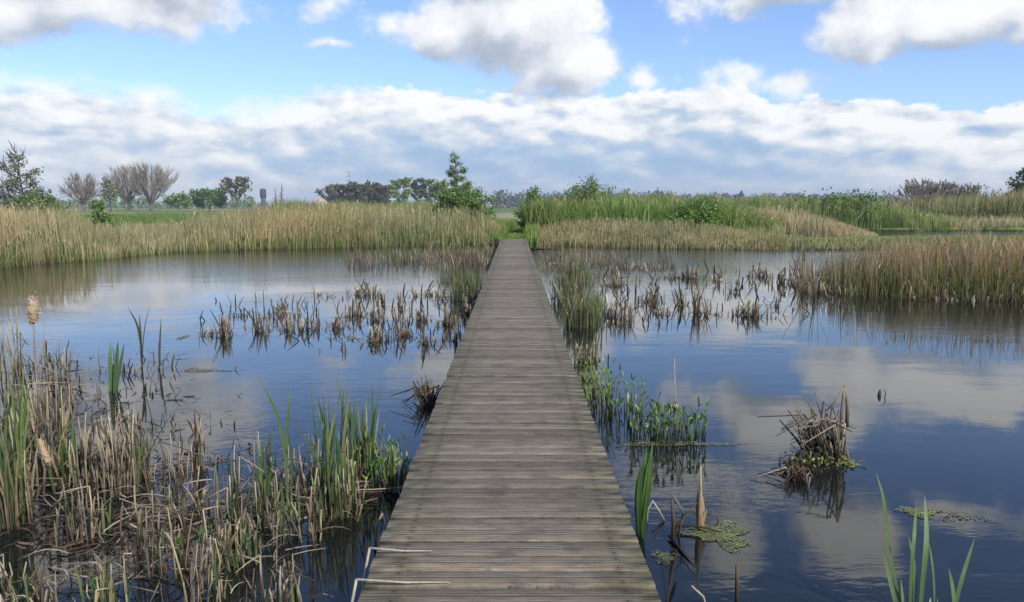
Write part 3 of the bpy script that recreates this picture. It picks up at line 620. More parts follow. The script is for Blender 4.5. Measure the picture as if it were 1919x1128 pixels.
# the birch and bushes at the end of the boardwalk
tree('birch', 'tall pointed birch with thin top, the tallest tree left of the boardwalk end', 'tree', 861, 272, 46, 'cone', None, 104, [(0.22, 0.29, 0.13), GT, (0.29, 0.34, 0.17)], [3, 1, 3], 13000, 0.058, seed=50, h0=0.12, trunkc=(0.20, 0.185, 0.16), cf=0.55)
tree('leafy_bush', 'broad bright green bush round the foot of the pointed birch', 'bush', 868, 345, 44.6, 'bush', None, 108, [GT, DKG, YG, (0.18, 0.29, 0.06)], [3, 2, 2, 3], 13000, 0.075, seed=51, h0=0.02, multi=4)
tree('leafy_bush', 'low dark bush under the left side of the birch', 'bush', 838, 352, 43.6, 'bush', None, 56, [DKG, GT], [2, 2], 2600, 0.10, seed=58, h0=0.02, multi=3)
tree('slim_bush', 'slim green bush right of the grassy way at the boardwalk end', 'bush', 997, 340, 48, 'cone', None, 80, [GT, DKG, YG], [3, 1, 3], 4500, 0.075, seed=52, h0=0.03)
tree('willow_bush', 'broad grey green willow bush with thin shoots on top, right of the slim bush', 'bush', 1098, 340, 50, 'bush', None, 104, [GT, (0.17, 0.20, 0.10), YG], [3, 3, 3], 12000, 0.08, seed=53, h0=0.02, multi=4)
tree('willow_shoots', 'wispy pointed young willow rising from the broad willow bush', 'tree', 1104, 318, 50.6, 'cone', None, 90, [(0.17, 0.20, 0.10), YG], [2, 2], 1900, 0.08, bare=0, seed=54, h0=0.3)
tree('round_bush', 'rounded bright green bush in the tall reeds on the right', 'bush', 1302, 368, 44.5, 'bush', None, 100, [(0.16, 0.28, 0.05), GT, BRIGHT], [3, 2, 3], 9500, 0.075, seed=55, h0=0.0, multi=4)
tree('low_thicket', 'dark green thicket at the right end of the reed mound', 'bush', 1560, 373, 66, 'bush', None, 170, [DKG, GT, YG], [2, 3, 1], 3600, 0.16, seed=56, h0=0.0, multi=4)
tree('dark_tree', 'dark green tree at the right edge over the horizon reeds', 'tree', 1930, 312, 88, 'bush', None, 110, [DKG, (0.03, 0.05, 0.02)], [2, 1], 3200, 0.26, seed=57, h0=0.1)
for k, (x, t, w_, Y) in enumerate([(1178, 356, 60, 53), (1238, 352, 70, 56), (1045, 362, 60, 52)]):
    tree('sallow_bush', ['yellow green sallow bush in the tall reeds right of the broad willow bush', 'yellow green sallow bush in the tall reeds behind the rounded bright bush', 'low sallow bush between the slim bush and the broad willow bush'][k], 'bush', x, t, Y, 'bush', 'sallow bushes in the green reeds', w_, [YG, (0.17, 0.20, 0.10), GT], [3, 2, 2], 2600, 0.11, seed=80 + k, h0=0.02, multi=3)
for k, (x, t, w_) in enumerate([(1716, 341, 66), (1752, 343, 56), (1782, 348, 44), (1806, 350, 34)]):
    tree('bare_tree', ['broad brown leafless tree at the left of the right hand group', 'dark topped leafless tree, second of the right hand group', 'pale leafless tree, third of the right hand group', 'thin leafless tree at the right of the right hand group'][k],
         'tree', x, t, 210, 'vase', 'leafless trees on the right horizon', w_ * 1.15, [PUR, GRY], [2, 1], 160, 0.35, bare=700, trunkc=(0.24, 0.19, 0.14), seed=60 + k)
# far woods that read as one mass
def wood(name, label, spans, Y, cols, p, seed):
    global R
    Rs = R; R = np.random.default_rng(seed); mb = MB()
    for (a, b, t, dens) in spans:
        n = int((b - a) / dens)
        for k in range(n):
            x = a + (b - a) * (k + R.random()) / n; Yk = Y * R.uniform(0.9, 1.1); c = atY(x, 0, Yk); H = (atY(x, t, Yk).z) * R.uniform(0.55, 1.08)
            m = 150; W = H * R.uniform(0.35, 0.75); u = R.normal(0, 1, (m, 3)); u /= np.linalg.norm(u, axis=1, keepdims=True); u *= R.random((m, 1)) ** 0.35
            pts = np.array([c.x, Yk, H * 0.52]) + u * [W, W, H * 0.5]
            mb.leaves(pts, R.uniform(0.5, 1.1, m) * H * 0.13, pick(cols, p, m, 0.15) * R.uniform(0.75, 1.25))
    R = Rs; return tag(mb.build(name, M_FOL, origin=(0, Y, 0)), label, 'woodland', kind='stuff')
wood('far_woodland', 'low far line of green woodland along the left horizon', [(-600, 40, 363, 12), (40, 480, 369, 9), (480, 620, 378, 10), (600, 850, 372, 8)], 420, [GT, DKG, YG, GRY], [3, 3, 1, 1], 71)
wood('far_woodland', 'low far line of blue green woodland along the horizon right of the birch', [(920, 1000, 357, 8), (1000, 1180, 360, 5), (1160, 1250, 358, 5), (1250, 1420, 362, 5), (1420, 1700, 363, 5), (1700, 2500, 362, 12)], 520, [(0.11, 0.15, 0.10), (0.15, 0.175, 0.135), PUR], [3, 2, 2], 72)

# sand heap, chimney, spire, pylon
p = at(605, 388, 0.3); X, Y = (603 - 963) / F * 150, 150.0
mb = MB(); th = np.linspace(0, 2 * PI, 29)[:-1]; rings = 7; v = []
for k in range(rings):
    t = k / (rings - 1); rr = (1 - t) ** 0.8 * (1.0 + 0.08 * np.sin(3 * th + k)) * 3.2; v.append(np.stack([X + 1.15 * rr * np.cos(th), Y + rr * np.sin(th), 0.25 + 3.3 * t ** 0.9 + 0 * th + 0.1 * R.standard_normal(28) * (0 < k < rings - 1)], -1))
v = np.vstack(v); f = [(k * 28 + j, k * 28 + (j + 1) % 28, (k + 1) * 28 + (j + 1) % 28, (k + 1) * 28 + j) for k in range(rings - 1) for j in range(28)]
mb.raw(v, f, (0.50, 0.38, 0.27)); tag(mb.build('sand_heap', M_PLAIN, origin=(X, Y, 0.25)), 'small pale pinkish heap of sand showing over the reeds left of the copse', 'sand heap')
X, Y = (497 - 963) / F * 320, 320.0
t = thing('chimney_tower', (X, Y, 0.3), 'narrow dark tower standing alone on the left horizon', 'tower')
q = MB(); q.tube([(X, Y, 0.2), (X, Y, 4.2), (X, Y, 7.0)], [1.0, 0.95, 0.95], (0.13, 0.14, 0.16), 10); q.build('shaft', M_PLAIN, t)
q = MB(); q.tube([(X, Y, 5.2), (X, Y, 5.4), (X, Y, 8.4), (X, Y, 8.7), (X, Y, 9.0)], [1.0, 1.25, 1.25, 1.1, 0.4], (0.09, 0.10, 0.12), 10); q.build('top', M_PLAIN, t)
X, Y = (1385 - 963) / F * 480, 480.0
t = thing('church', (X, Y, 0.3), 'tiny dark church with pointed spire on the right horizon', 'church')
q = MB(); q.box((X - 1.8, Y - 1.8, 0.2), (X + 1.8, Y + 1.8, 8.2), (0.10, 0.075, 0.06)); q.build('tower', M_PLAIN, t)
q = MB(); q.tube([(X, Y, 8.0), (X, Y, 8.8), (X, Y, 11.6)], [2.1, 1.5, 0.05], (0.05, 0.05, 0.055), 8); q.build('spire', M_PLAIN, t)
q = MB(); q.box((X + 1.8, Y - 3, 0.2), (X + 9, Y + 3, 3.5), (0.10, 0.075, 0.06)); q.build('nave', M_PLAIN, t)
q = MB(); q.raw([(X + 1.9, Y - 3.3, 3.4), (X + 9.2, Y - 3.3, 3.4), (X + 9.2, Y, 6.2), (X + 1.9, Y, 6.2), (X + 1.9, Y + 3.3, 3.4), (X + 9.2, Y + 3.3, 3.4)], [(0, 1, 2, 3), (3, 2, 5, 4), (0, 3, 4, 4), (1, 5, 2, 2), (0, 4, 5, 1)], (0.09, 0.06, 0.055)); q.build('roof', M_PLAIN, t)
X, Y = (658 - 963) / F * 1100, 1100.0
t = thing('power_pylon', (X, Y, 0.3), 'faint lattice power pylon rising behind the dark copse', 'pylon')
q = MB(); Hh = atY(658, 318, Y).z; wv = lambda z: 3.6 * (1 - z / Hh) + 0.7; GC = (0.36, 0.38, 0.40)
for sx in (-1, 1):
    for sy in (-1, 1): q.tube([(X + sx * wv(0), Y + sy * wv(0), 0.2), (X + sx * wv(Hh * .5), Y + sy * wv(Hh * .5), Hh * .5), (X + sx * .5, Y + sy * .5, Hh)], 0.16, GC, 4)
zs = np.linspace(2, Hh * 0.95, 12)
for a, b in zip(zs[:-1], zs[1:]):
    for sy in (-1, 1):
        q.tube([(X - wv(a), Y + sy * wv(a), a), (X + wv(b), Y + sy * wv(b), b)], 0.1, GC, 3); q.tube([(X + wv(a), Y + sy * wv(a), a), (X - wv(b), Y + sy * wv(b), b)], 0.1, GC, 3)
q.build('lattice_mast', M_PLAIN, t)
for zf, wl in ((0.70, 6.5), (0.82, 5.5), (0.93, 4.5)):
    q = MB(); q.tube([(X - wl, Y, Hh * zf), (X, Y, Hh * zf + 0.8), (X + wl, Y, Hh * zf)], 0.2, GC, 4); q.tube([(X - wl, Y, Hh * zf), (X + wl, Y, Hh * zf)], 0.16, GC, 4); q.build('cross_arm', M_PLAIN, t)

# the air between: thin even haze round the whole place
me = bpy.data.meshes.new('haze'); L_, T_ = 2900.0, atY(658, 318, 1100).z + 6
v = [(x, y, z) for z in (-8.0, T_) for x, y in ((-L_, -L_), (L_, -L_), (L_, L_), (-L_, L_))]
me.from_pydata(v, [], [(3, 2, 1, 0), (4, 5, 6, 7), (0, 1, 5, 4), (1, 2, 6, 5), (2, 3, 7, 6), (3, 0, 4, 7)])
m = bpy.data.materials.new('haze_air'); m.use_nodes = True; nt = m.node_tree; nt.nodes.clear(); g = G(nt)
pv = g.n('ShaderNodeVolumePrincipled'); pv.inputs['Color'].default_value = (0.80, 0.88, 0.96, 1); pv.inputs['Density'].default_value = 0.0004; pv.inputs['Anisotropy'].default_value = 0.0
ou = g.n('ShaderNodeOutputMaterial'); nt.links.new(pv.outputs[0], ou.inputs['Volume']); me.materials.append(m)
ho = bpy.data.objects.new('haze', me); COL.objects.link(ho); tag(ho, 'thin pale haze in the air over the whole marsh', 'haze', kind='stuff')

# ------------------------------------------------------------------ plants standing in the pond
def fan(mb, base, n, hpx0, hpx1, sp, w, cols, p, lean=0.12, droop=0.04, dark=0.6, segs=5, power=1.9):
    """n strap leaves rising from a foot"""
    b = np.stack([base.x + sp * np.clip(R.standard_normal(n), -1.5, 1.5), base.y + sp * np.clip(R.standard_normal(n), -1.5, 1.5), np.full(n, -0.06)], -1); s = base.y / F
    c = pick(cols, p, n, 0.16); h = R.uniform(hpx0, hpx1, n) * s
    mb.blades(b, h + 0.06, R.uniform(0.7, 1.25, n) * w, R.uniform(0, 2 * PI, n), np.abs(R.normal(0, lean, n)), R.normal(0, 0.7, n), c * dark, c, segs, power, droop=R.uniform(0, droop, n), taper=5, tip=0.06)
def stalks(mb, base, n, hpx0, hpx1, sp, r, cols, p, lean=0.10, broken=0.4, sides=5, foot=WET):
    """n dead stalks, some snapped over"""
    s = base.y / F
    for k in range(n):
        b = np.array([base.x + sp * np.clip(R.standard_normal(), -1.5, 1.5), base.y + sp * np.clip(R.standard_normal(), -1.5, 1.5), -0.06]); h = R.uniform(hpx0, hpx1) * s + 0.06
        az = R.uniform(0, 2 * PI); ln = abs(R.normal(0, lean)); d = np.array([math.cos(az) * ln, math.sin(az) * ln, 1.0])
        top = b + d * h; mid = b + d * h * 0.5 + R.normal(0, 0.012, 3); c = pick(cols, p, 1, 0.15)[0]; rr = r * R.uniform(0.6, 1.3)
        f = np.array(foot)
        mb.tube([b, b + (mid - b) * 0.45, mid], [rr * 1.2, rr * 1.1, rr], f, sides, cap=False, colb=c)
        mb.tube([mid, (mid + top) / 2 + R.normal(0, 0.006, 3), top], [rr, rr * 0.9, rr * 0.55], c, sides, colb=c * 1.1)
        if R.random() < broken:
            a2 = R.uniform(0, 2 * PI); l2 = h * R.uniform(0.25, 0.6); e = top + np.array([math.cos(a2) * l2 * 0.8, math.sin(a2) * l2 * 0.8, R.uniform(-0.75, 0.15) * l2]); e[2] = max(e[2], 0.0)
            mb.tube([top, (top + e) / 2 + [0, 0, 0.02 * l2], e], [rr * 0.7, rr * 0.6, rr * 0.4], c, 4, colb=c)
        if R.random() < 0.5:                                              # a loose sheath clinging to the stalk
            mb.blades(mid[None], (top - mid)[2:3] * R.uniform(0.5, 1.0), rr * 3.2, az + R.normal(0, 1), R.uniform(0.1, 0.5), R.uniform(0, PI), c[None] * 0.9, c[None] * 1.1, 3, 1.5, droop=0.2, taper=4)
def litter(mb, base, n, sx, sy, lpx, w, cols, p, z=0.06):
    """dead leaves fallen in a tangle"""
    s = base.y / F; L = R.uniform(0.35, 1.0, n) * lpx * s
    b = np.stack([base.x + R.normal(0, sx, n), base.y + R.normal(0, sy, n), np.abs(R.normal(0, z, n))], -1)
    az = R.uniform(0, 2 * PI, n); c = pick(cols, p, n, 0.2); hh = np.clip(R.normal(0.12, 0.22, n), -0.2, 0.7)
    q = np.linspace(0, 1, 5); bend = R.normal(0, 0.5, n)
    for k in range(n):
        a = az[k] + bend[k] * q; pts = b[k] + np.stack([np.cos(a) * q * L[k], np.sin(a) * q * L[k], hh[k] * L[k] * (q - q ** 2 * 0.8) * 1.6], -1); pts[:, 2] = np.maximum(pts[:, 2], 0.004)
        ww = w * R.uniform(0.5, 1.3); sd = np.array([-math.sin(az[k]), math.cos(az[k]), R.normal(0, 0.6)]); sd /= np.linalg.norm(sd)
        pr = ww / 2 * (1 - q ** 3 * 0.8); v = np.stack([pts - sd * pr[:, None], pts + sd * pr[:, None]], 1).reshape(-1, 3)
        mb.raw(v, [[2 * i, 2 * i + 1, 2 * i + 3, 2 * i + 2] for i in range(4)], c[k])
DEADC, DEADP = [(0.40, 0.32, 0.19), (0.36, 0.30, 0.21), GREYT, BROWN, (0.33, 0.26, 0.17), (0.09, 0.065, 0.04)], [4, 2.5, 4, 3, 1.5, 1.5]
LITC, LITP = [(0.36, 0.31, 0.23), GREYT, BROWN, WET], [3, 5, 4, 5]
GRC, GRP = [(0.11, 0.18, 0.05), BLUEG, (0.17, 0.25, 0.075), OLIVE], [4, 3, 2, 2]
def clump(name, label, cat, px, py, green=None, dead=None, lit=None, sp=0.06, gw=0.016, group=None, gc=GRC, gp=GRP, dc=DEADC, dp=DEADP, r=0.005, lean=0.1, broken=0.4, fl=0.12):
    B = at(px, py); t = thing(name, B, label, cat, group)
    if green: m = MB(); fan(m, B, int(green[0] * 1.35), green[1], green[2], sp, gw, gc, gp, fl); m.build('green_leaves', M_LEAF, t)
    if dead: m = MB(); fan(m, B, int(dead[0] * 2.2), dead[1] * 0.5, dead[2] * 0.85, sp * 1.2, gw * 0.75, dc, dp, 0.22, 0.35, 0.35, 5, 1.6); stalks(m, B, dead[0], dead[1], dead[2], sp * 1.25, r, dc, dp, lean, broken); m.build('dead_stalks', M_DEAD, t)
    if lit: m = MB(); litter(m, B, int(lit[0] * 0.5), sp * 2.2, sp * 1.6, lit[1], 0.009, LITC, LITP); m.build('fallen_leaves', M_DEAD, t)
    return t
# --- left foreground: cattails, living and dead
CG = 'cattail clumps in the left foreground'
CL = [
 ('dense cattail clump with long green leaves at the lower left edge of the picture', 8, 985, (22, 110, 330), (14, 80, 260), (30, 90), 0.07, 0.020),
 ('tall dead cattail stalks with a few green tips at the left edge', 14, 880, (8, 120, 230), (16, 80, 215), (20, 70), 0.09, 0.018),
 ('pale upright dead stalks just right of the left edge, behind the fluffy broken seed head', 62, 850, (4, 60, 150), (12, 60, 150), (24, 60), 0.08, 0.016),
 ('green and straw clump with wide bright leaf pair, left of the tall straw row', 118, 915, (12, 70, 165), (12, 60, 160), (26, 70), 0.08, 0.022),
 ('pale straw stalks in a close row between bright leaf pair and tallest straw stalks', 165, 905, (5, 40, 110), (18, 70, 150), (26, 60), 0.08, 0.015),
 ('tallest group of straw coloured dead stalks left of the open grey water', 222, 925, (7, 60, 140), (20, 100, 205), (30, 70), 0.08, 0.016),
 ('low straw clump mixed with young green blades behind the tall straw row', 98, 800, (8, 40, 90), (18, 30, 100), (26, 60), 0.12, 0.016),
 ('brown broken clump under the single cattail seed head', 98, 712, None, (16, 20, 105), (26, 60), 0.13, 0.014),
 ('small dark clump at the left edge level with the cattail seed head', 22, 705, (4, 30, 60), (12, 30, 140), (18, 60), 0.12, 0.014),
 ('narrow bundle of four tall straw stalks standing alone in grey water', 370, 873, None, (9, 70, 112), (6, 40), 0.018, 0.014),
 ('dark thin stalks with rotting tips between the straw bundle and the tall straw row', 300, 905, None, (10, 30, 110), (14, 60), 0.10, 0.012),
 ('dark broken stalks left of the tall pale broken cattail', 345, 960, (3, 20, 60), (10, 40, 120), (26, 70), 0.08, 0.014),
 ('tall pale broken cattail with bright green shoots at its foot', 440, 1010, (14, 60, 190), (14, 60, 200), (34, 80), 0.055, 0.014),
 ('single bright green shoot tuft just right of the pale broken cattail', 468, 1055, (16, 40, 120), (5, 40, 100), (16, 60), 0.03, 0.010),
 ('reddish tan tangle of snapped stalks behind the tall arching leaves', 530, 925, (4, 50, 110), (16, 50, 125), (70, 90), 0.10, 0.013),
 ('green cattail clump with straw tangle left of the leafy clump near the boardwalk', 612, 935, (20, 100, 240), (14, 40, 130), (60, 90), 0.08, 0.017),
 ('tall upright green cattail leaves nearest the boardwalk on its left', 676, 905, (20, 110, 215), (10, 50, 170), (40, 80), 0.06, 0.017),
 ('short dark green clump beside the left edge of the boardwalk', 742, 915, (14, 25, 90), (6, 20, 60), (14, 50), 0.05, 0.018),
 ('stout bleached stubs at the bottom edge left of the boardwalk', 520, 1150, (3, 40, 90), (16, 50, 120), (20, 60), 0.07, 0.013),
 ('young green shoots at the bottom edge below the pale tangle', 205, 1150, (16, 50, 130), (8, 50, 150), (24, 70), 0.07, 0.013),
 ('brown mound of rotting stalks with green shoots in the lower left corner', 45, 1140, (9, 30, 90), (14, 30, 100), (50, 70), 0.08, 0.013),
 ('bent pale stalks crossing over the tangle in the middle of the lower left', 300, 1060, (4, 40, 120), (16, 50, 160), (60, 110), 0.10, 0.012),
 ('thin straw stalks with wet brown feet between the tangle and the bottom edge', 385, 1120, (6, 40, 120), (10, 60, 150), (40, 80), 0.07, 0.012),
 ('tan stalk cluster in front of the tall straw row, over dark water', 150, 1010, (5, 40, 110), (10, 60, 160), (40, 80), 0.08, 0.013),
 ('tall green blades in front of the leftmost straw stalks', 35, 960, (12, 120, 330), (6, 80, 190), None, 0.05, 0.020),
 ('long thin straw stalks standing between the leaf pair and the left edge', 92, 905, (3, 60, 150), (16, 90, 215), (10, 60), 0.07, 0.014),
 ('straw stalks over open grey water, right end of the tall straw row', 248, 900, (5, 50, 120), (14, 70, 175), None, 0.06, 0.014),
 ('straw and green clump filling the corner between the arching leaves and the boardwalk', 640, 965, (18, 60, 170), (14, 50, 130), (50, 80), 0.06, 0.014),
 ('dull straw clump at the bottom left of the pale broken cattail', 412, 1060, (8, 40, 130), (16, 50, 150), (40, 80), 0.07, 0.012),
 ('thicket of snapped straw behind the bleached stubs at the bottom edge', 560, 1010, (10, 50, 140), (14, 50, 130), (50, 80), 0.07, 0.013),
 ('slim green blades rising between the pale broken cattail and the tall arching leaves', 498, 985, (9, 70, 190), (6, 50, 120), (20, 60), 0.045, 0.013),
]
for (lab, x, y, gr, de, li, sp, gw) in CL:
    clump('cattail_clump', lab, 'cattails', x, y, gr, de, li, sp, gw, CG, r=0.0055 if y > 850 else 0.007)
# the tangle of litter on the shallow water
def tangle(name, label, spots, n, lpx, w, cols, p, z):
    mb = MB()
    for (x, y, rx, ry) in spots:
        B = at(x, y); s = B.y / F; ly = (at(x, y - ry) - at(x, y + ry)).y / 2
        litter(mb, B, n * rx // 60, rx * s, abs(ly) * 0.7, lpx, w, cols, p, z)
    return tag(mb.build(name, M_DEAD, origin=at(spots[0][0], spots[0][1])), label, 'reed litter', kind='stuff')
tangle('reed_litter', 'tangle of pale dead leaves lying over the shallow water in the lower left', [(270, 1000, 70, 28), (330, 960, 50, 20), (230, 1075, 60, 24), (560, 895, 55, 25), (150, 930, 70, 20)], 80, 120, 0.008, LITC, LITP, 0.05)
tangle('rotting_debris', 'dark rotting plant debris floating flat between the left foreground cattails', [(140, 890, 110, 25), (280, 990, 100, 30), (60, 1010, 60, 30), (80, 800, 60, 30), (330, 880, 50, 25), (480, 980, 60, 30), (580, 945, 60, 20), (660, 925, 50, 15)], 80, 55, 0.012, [WET, BROWN, (0.06, 0.05, 0.025)], [5, 2, 2], 0.008)
tangle('floating_twigs', 'scattered dark bits floating on the open water at the left', [(330, 830, 60, 60), (260, 790, 60, 40), (150, 690, 90, 25), (250, 740, 80, 30), (420, 860, 50, 25)], 22, 36, 0.012, [WET, BROWN], [4, 1], 0.004)
# --- cattail with a burst seed head
def pxpt(x, y, Y): return atY(x, y, Y)
def seedhead(name, label, stem, head, r, fl):
    Y = at(*stem[0]).y; t = thing(name, at(*stem[0]), label, 'cattail')
    m = MB(); P = [pxpt(x, y, Y) for x, y in stem]; P[0].z = -0.05; m.tube(P, np.linspace(0.012, 0.008, len(P)), BROWN, 6, colb=GREYT); m.build('stem', M_DEAD, t)
    m = MB(); H = [pxpt(x, y, Y) for x, y in head]; k = len(H); q = np.linspace(0, 1, 9)
    pts = np.array([[np.interp(u, np.linspace(0, 1, k), [h[i] for h in H]) for i in range(3)] for u in q]); prof = r * np.array([0.35, 0.8, 0.9, 0.95, 1.0, 1.08, 1.0, 1.05, 0.55]) * (1 + 0.08 * R.standard_normal(9))
    m.tube(pts, prof, (0.56, 0.38, 0.22), 14, colb=(0.62, 0.50, 0.35))
    n = fl; kk = R.integers(1, 9, n); th = R.uniform(0, 2 * PI, n); rr = prof[kk] * R.uniform(0.9, 1.1, n)
    c = pts[kk] + np.stack([np.cos(th) * rr, np.sin(th) * rr, R.normal(0, r * 0.5, n)], -1)
    m.leaves(c, R.uniform(0.12, 0.34, n) * r, pick([(0.58, 0.45, 0.31), (0.54, 0.38, 0.22), (0.64, 0.55, 0.42)], [3, 2, 2], n, 0.07)); m.build('seed_head', M_FLUFF, t)
    return t
seedhead('cattail_seed_head', 'single cattail with fat pale burst seed head standing over the left water', [(68, 740), (66, 690), (63, 604)], [(62, 606), (63, 585), (61, 560)], 0.050, 900)
seedhead('broken_seed_head', 'creamy fluffy seed head broken over among the dead stalks at the left', [(80, 930), (84, 880), (70, 822)], [(74, 822), (84, 852), (92, 868)], 0.020, 700)
# --- single plants drawn leaf by leaf
def leafplant(name, label, cat, base, leaves, w, group=None, ca=GREEN, cb=BRIGHT, spread=0.03, deadc=None):
    B = at(*base); t = thing(name, B, label, cat, group)
    for k, lf in enumerate(leaves):
        Y = B.y + R.normal(0, spread); f0 = lf[0] if not isinstance(lf[0], (int, float)) else lf
        pts = [pxpt(x, y, Y + 0.02 * i * R.uniform(-1, 1)) for i, (x, y) in enumerate(lf)]
        m = MB(); j = R.uniform(0.8, 1.2); m.strip(pts, w * R.uniform(0.85, 1.15), R.normal(0.2, 0.4), np.array(ca) * j, np.array(cb) * j); m.build('leaf', M_LEAF, t)
    return t
leafplant('cattail_plant', 'young cattail of loose green blades in the lower right corner', 'cattail', (1715, 1175), [
 [(1698, 1190), (1682, 1110), (1666, 1035), (1660, 965), (1655, 925), (1642, 887)], [(1706, 1190), (1706, 1110), (1711, 1030), (1715, 980), (1718, 936)], [(1710, 1190), (1716, 1100), (1713, 1050), (1703, 1006)],
 [(1722, 1190), (1728, 1100), (1736, 1030), (1737, 985), (1733, 930)], [(1750, 1190), (1752, 1110), (1748, 1060), (1741, 1016)], [(1790, 1190), (1789, 1130), (1785, 1095), (1778, 1064)], [(1782, 1190), (1795, 1110), (1810, 1060), (1827, 1007)],
 [(1692, 1190), (1676, 1120), (1664, 1070), (1652, 1010)], [(1700, 1190), (1694, 1140), (1688, 1085)], [(1755, 1190), (1756, 1150), (1757, 1120)], [(1738, 1190), (1742, 1150), (1744, 1120)]], 0.024, ca=(0.08, 0.13, 0.04), cb=(0.22, 0.30, 0.13))
leafplant('cattail_plant', 'upright dark green leaf bundle close beside the right edge of the boardwalk', 'cattail', (1201, 1002), [
 [(1201, 1010), (1206, 950), (1214, 890), (1224, 828)], [(1198, 1010), (1200, 950), (1206, 890), (1212, 838)], [(1196, 1008), (1193, 960), (1194, 915), (1198, 880)], [(1204, 1008), (1211, 950), (1218, 900), (1219, 850)], [(1199, 1008), (1197, 965), (1199, 900), (1208, 860)]], 0.034, ca=(0.05, 0.10, 0.02), cb=(0.12, 0.22, 0.05))
leafplant('cattail_plant', 'three tall arching cattail leaves rising highest in the left foreground', 'cattail', (540, 948), [
 [(539, 955), (538, 900), (534, 840), (522, 780), (505, 745), (482, 704)], [(541, 955), (536, 880), (537, 820), (541, 770), (545, 720)], [(470, 965), (478, 910), (492, 860), (505, 825), (518, 794)], [(544, 955), (548, 900), (546, 850), (538, 800)]], 0.020, ca=(0.10, 0.15, 0.05), cb=(0.16, 0.24, 0.09))
leafplant('cattail_plant', 'slim green cattail of three blades standing in open water behind the tall straw row', 'cattail', (212, 735), [
 [(206, 745), (207, 700), (206, 670), (207, 640)], [(214, 745), (216, 700), (219, 670), (221, 638)], [(218, 745), (222, 700), (226, 680), (233, 642)], [(211, 745), (211, 710), (212, 680)]], 0.045, ca=BLUEG, cb=(0.12, 0.20, 0.08))
leafplant('cattail_plant', 'lone dark stem with three forked tips standing in the open water on the left', 'cattail', (266, 694), [
 [(266, 698), (265, 660), (263, 620), (261, 588)], [(267, 698), (265, 650), (258, 605), (240, 577)], [(266, 698), (268, 640), (272, 605), (281, 572)]], 0.03, ca=WET, cb=(0.12, 0.14, 0.06))
leafplant('cattail_plant', 'lone thin straight stem right of the forked one in the open water', 'cattail', (299, 693), [[(300, 698), (299, 660), (300, 630), (302, 595)], [(299, 698), (298, 660), (297, 640)]], 0.026, ca=WET, cb=(0.20, 0.22, 0.12))
# --- broad leaved water plants beside the boardwalk
def bog(name, label, px, py, n, h0, h1, rx, group, cg=BRIGHT, flowers=0, lw=0.016):
    """upright stems with small oval leaves"""
    B = at(px, py); t = thing(name, B, label, 'water plant', group); st, lf, fw = MB(), MB(), MB(); s = B.y / F
    for k in range(n):
        b = np.array([B.x + rx * s * 0.5 * np.clip(R.standard_normal(), -1.6, 1.6), B.y + 0.14 * np.clip(R.standard_normal(), -1.6, 1.6), -0.04]); h = R.uniform(h0, h1) * s; az = R.uniform(0, 6.28); d = np.array([math.cos(az) * 0.15, math.sin(az) * 0.15, 1]); tip = b + d * h
        c = pick([cg, GREEN, OLIVE, (0.10, 0.14, 0.05)], [2, 3, 2, 2], 1, 0.25)[0]; st.tube([b, (b + tip) / 2 + R.normal(0, 0.008, 3), tip], [0.005, 0.004, 0.003], np.array(WET) * 1.5, 4, colb=c)
        for j in range(R.integers(1, 4)):
            L = R.uniform(0.045, 0.10); a2 = R.uniform(0, 6.28); e = tip + np.array([math.cos(a2) * L * 0.45, math.sin(a2) * L * 0.45, L * R.uniform(0.5, 1.0)])
            q0 = tip + (e - tip) * 0.0; lf.strip([q0, (q0 + e) / 2 + [0, 0, 0.01], e], lw * R.uniform(0.7, 1.2), R.normal(0, 0.9), c * 0.9, c * 1.15, prof=lambda q: np.sin(np.clip(q, 0.03, 0.985) * PI) ** 0.7)
        if k < flowers:
            p = tip + np.array([0, 0, 0.05]); st.tube([tip, p], 0.003, c, 4); m = 18; fw.leaves(p + R.normal(0, 1, (m, 3)) * [0.008, 0.008, 0.02], 0.012, pick([(0.62, 0.64, 0.48), (0.45, 0.52, 0.28)], [2, 1], m, 0.08))
    st.build('stems', M_LEAF, t); lf.build('leaves', M_LEAF, t)
    if flowers: fw.build('flowers', M_FLUFF, t)
BG = 'broad leaved water plants right of the boardwalk'
bog('bog_plant', 'bright green broad leaved plants hugging the right edge of the boardwalk', 1110, 742, 70, 20, 72, 40, BG)
bog('bog_plant', 'broad leaved plants with a pale flower spike, middle of the three patches by the boardwalk', 1150, 775, 60, 20, 85, 70, BG, flowers=1)
bog('bog_plant', 'separate round patch of broad leaved plants with pale buds standing in open water', 1252, 822, 120, 20, 75, 84, BG, GREEN, flowers=1, lw=0.019)
bog('bog_plant', 'sparse thin broad leaved plants at the near end of the patch by the boardwalk edge', 1140, 800, 14, 30, 70, 60, BG, GREEN)
bog('bog_plant', 'leafy green plants with pale flower buds left of the boardwalk, by tall green cattails', 712, 905, 70, 20, 95, 50, 'broad leaved water plants left of the boardwalk', flowers=1)
bog('bog_plant', 'small leafy plants in the dark water under the left edge of the boardwalk', 752, 900, 10, 25, 60, 26, 'broad leaved water plants left of the boardwalk', flowers=1)
bog('bog_plant', 'single light green leafy shoot among the lower left tangle', 372, 1015, 4, 30, 55, 12, 'broad leaved water plants left of the boardwalk', lw=0.04)
def tubething(name, label, cat, pieces, mat_=None, group=None, part='stalk'):
    """a thing made of bent round pieces: [(pixels or points), radius, colour]"""
    B = pieces[0][0][0]; t = thing(name, B, label, cat, group)
    for (pts, r, c, cb) in pieces: m = MB(); m.tube(pts, r, c, 7, colb=cb); m.build(part, mat_ or M_DEAD, t)
    return t
def up(base, pix, z0=-0.08):
    Y = at(*base).y; b = at(*base); b.z = z0; return [b] + [pxpt(x, y, Y) for x, y in pix]
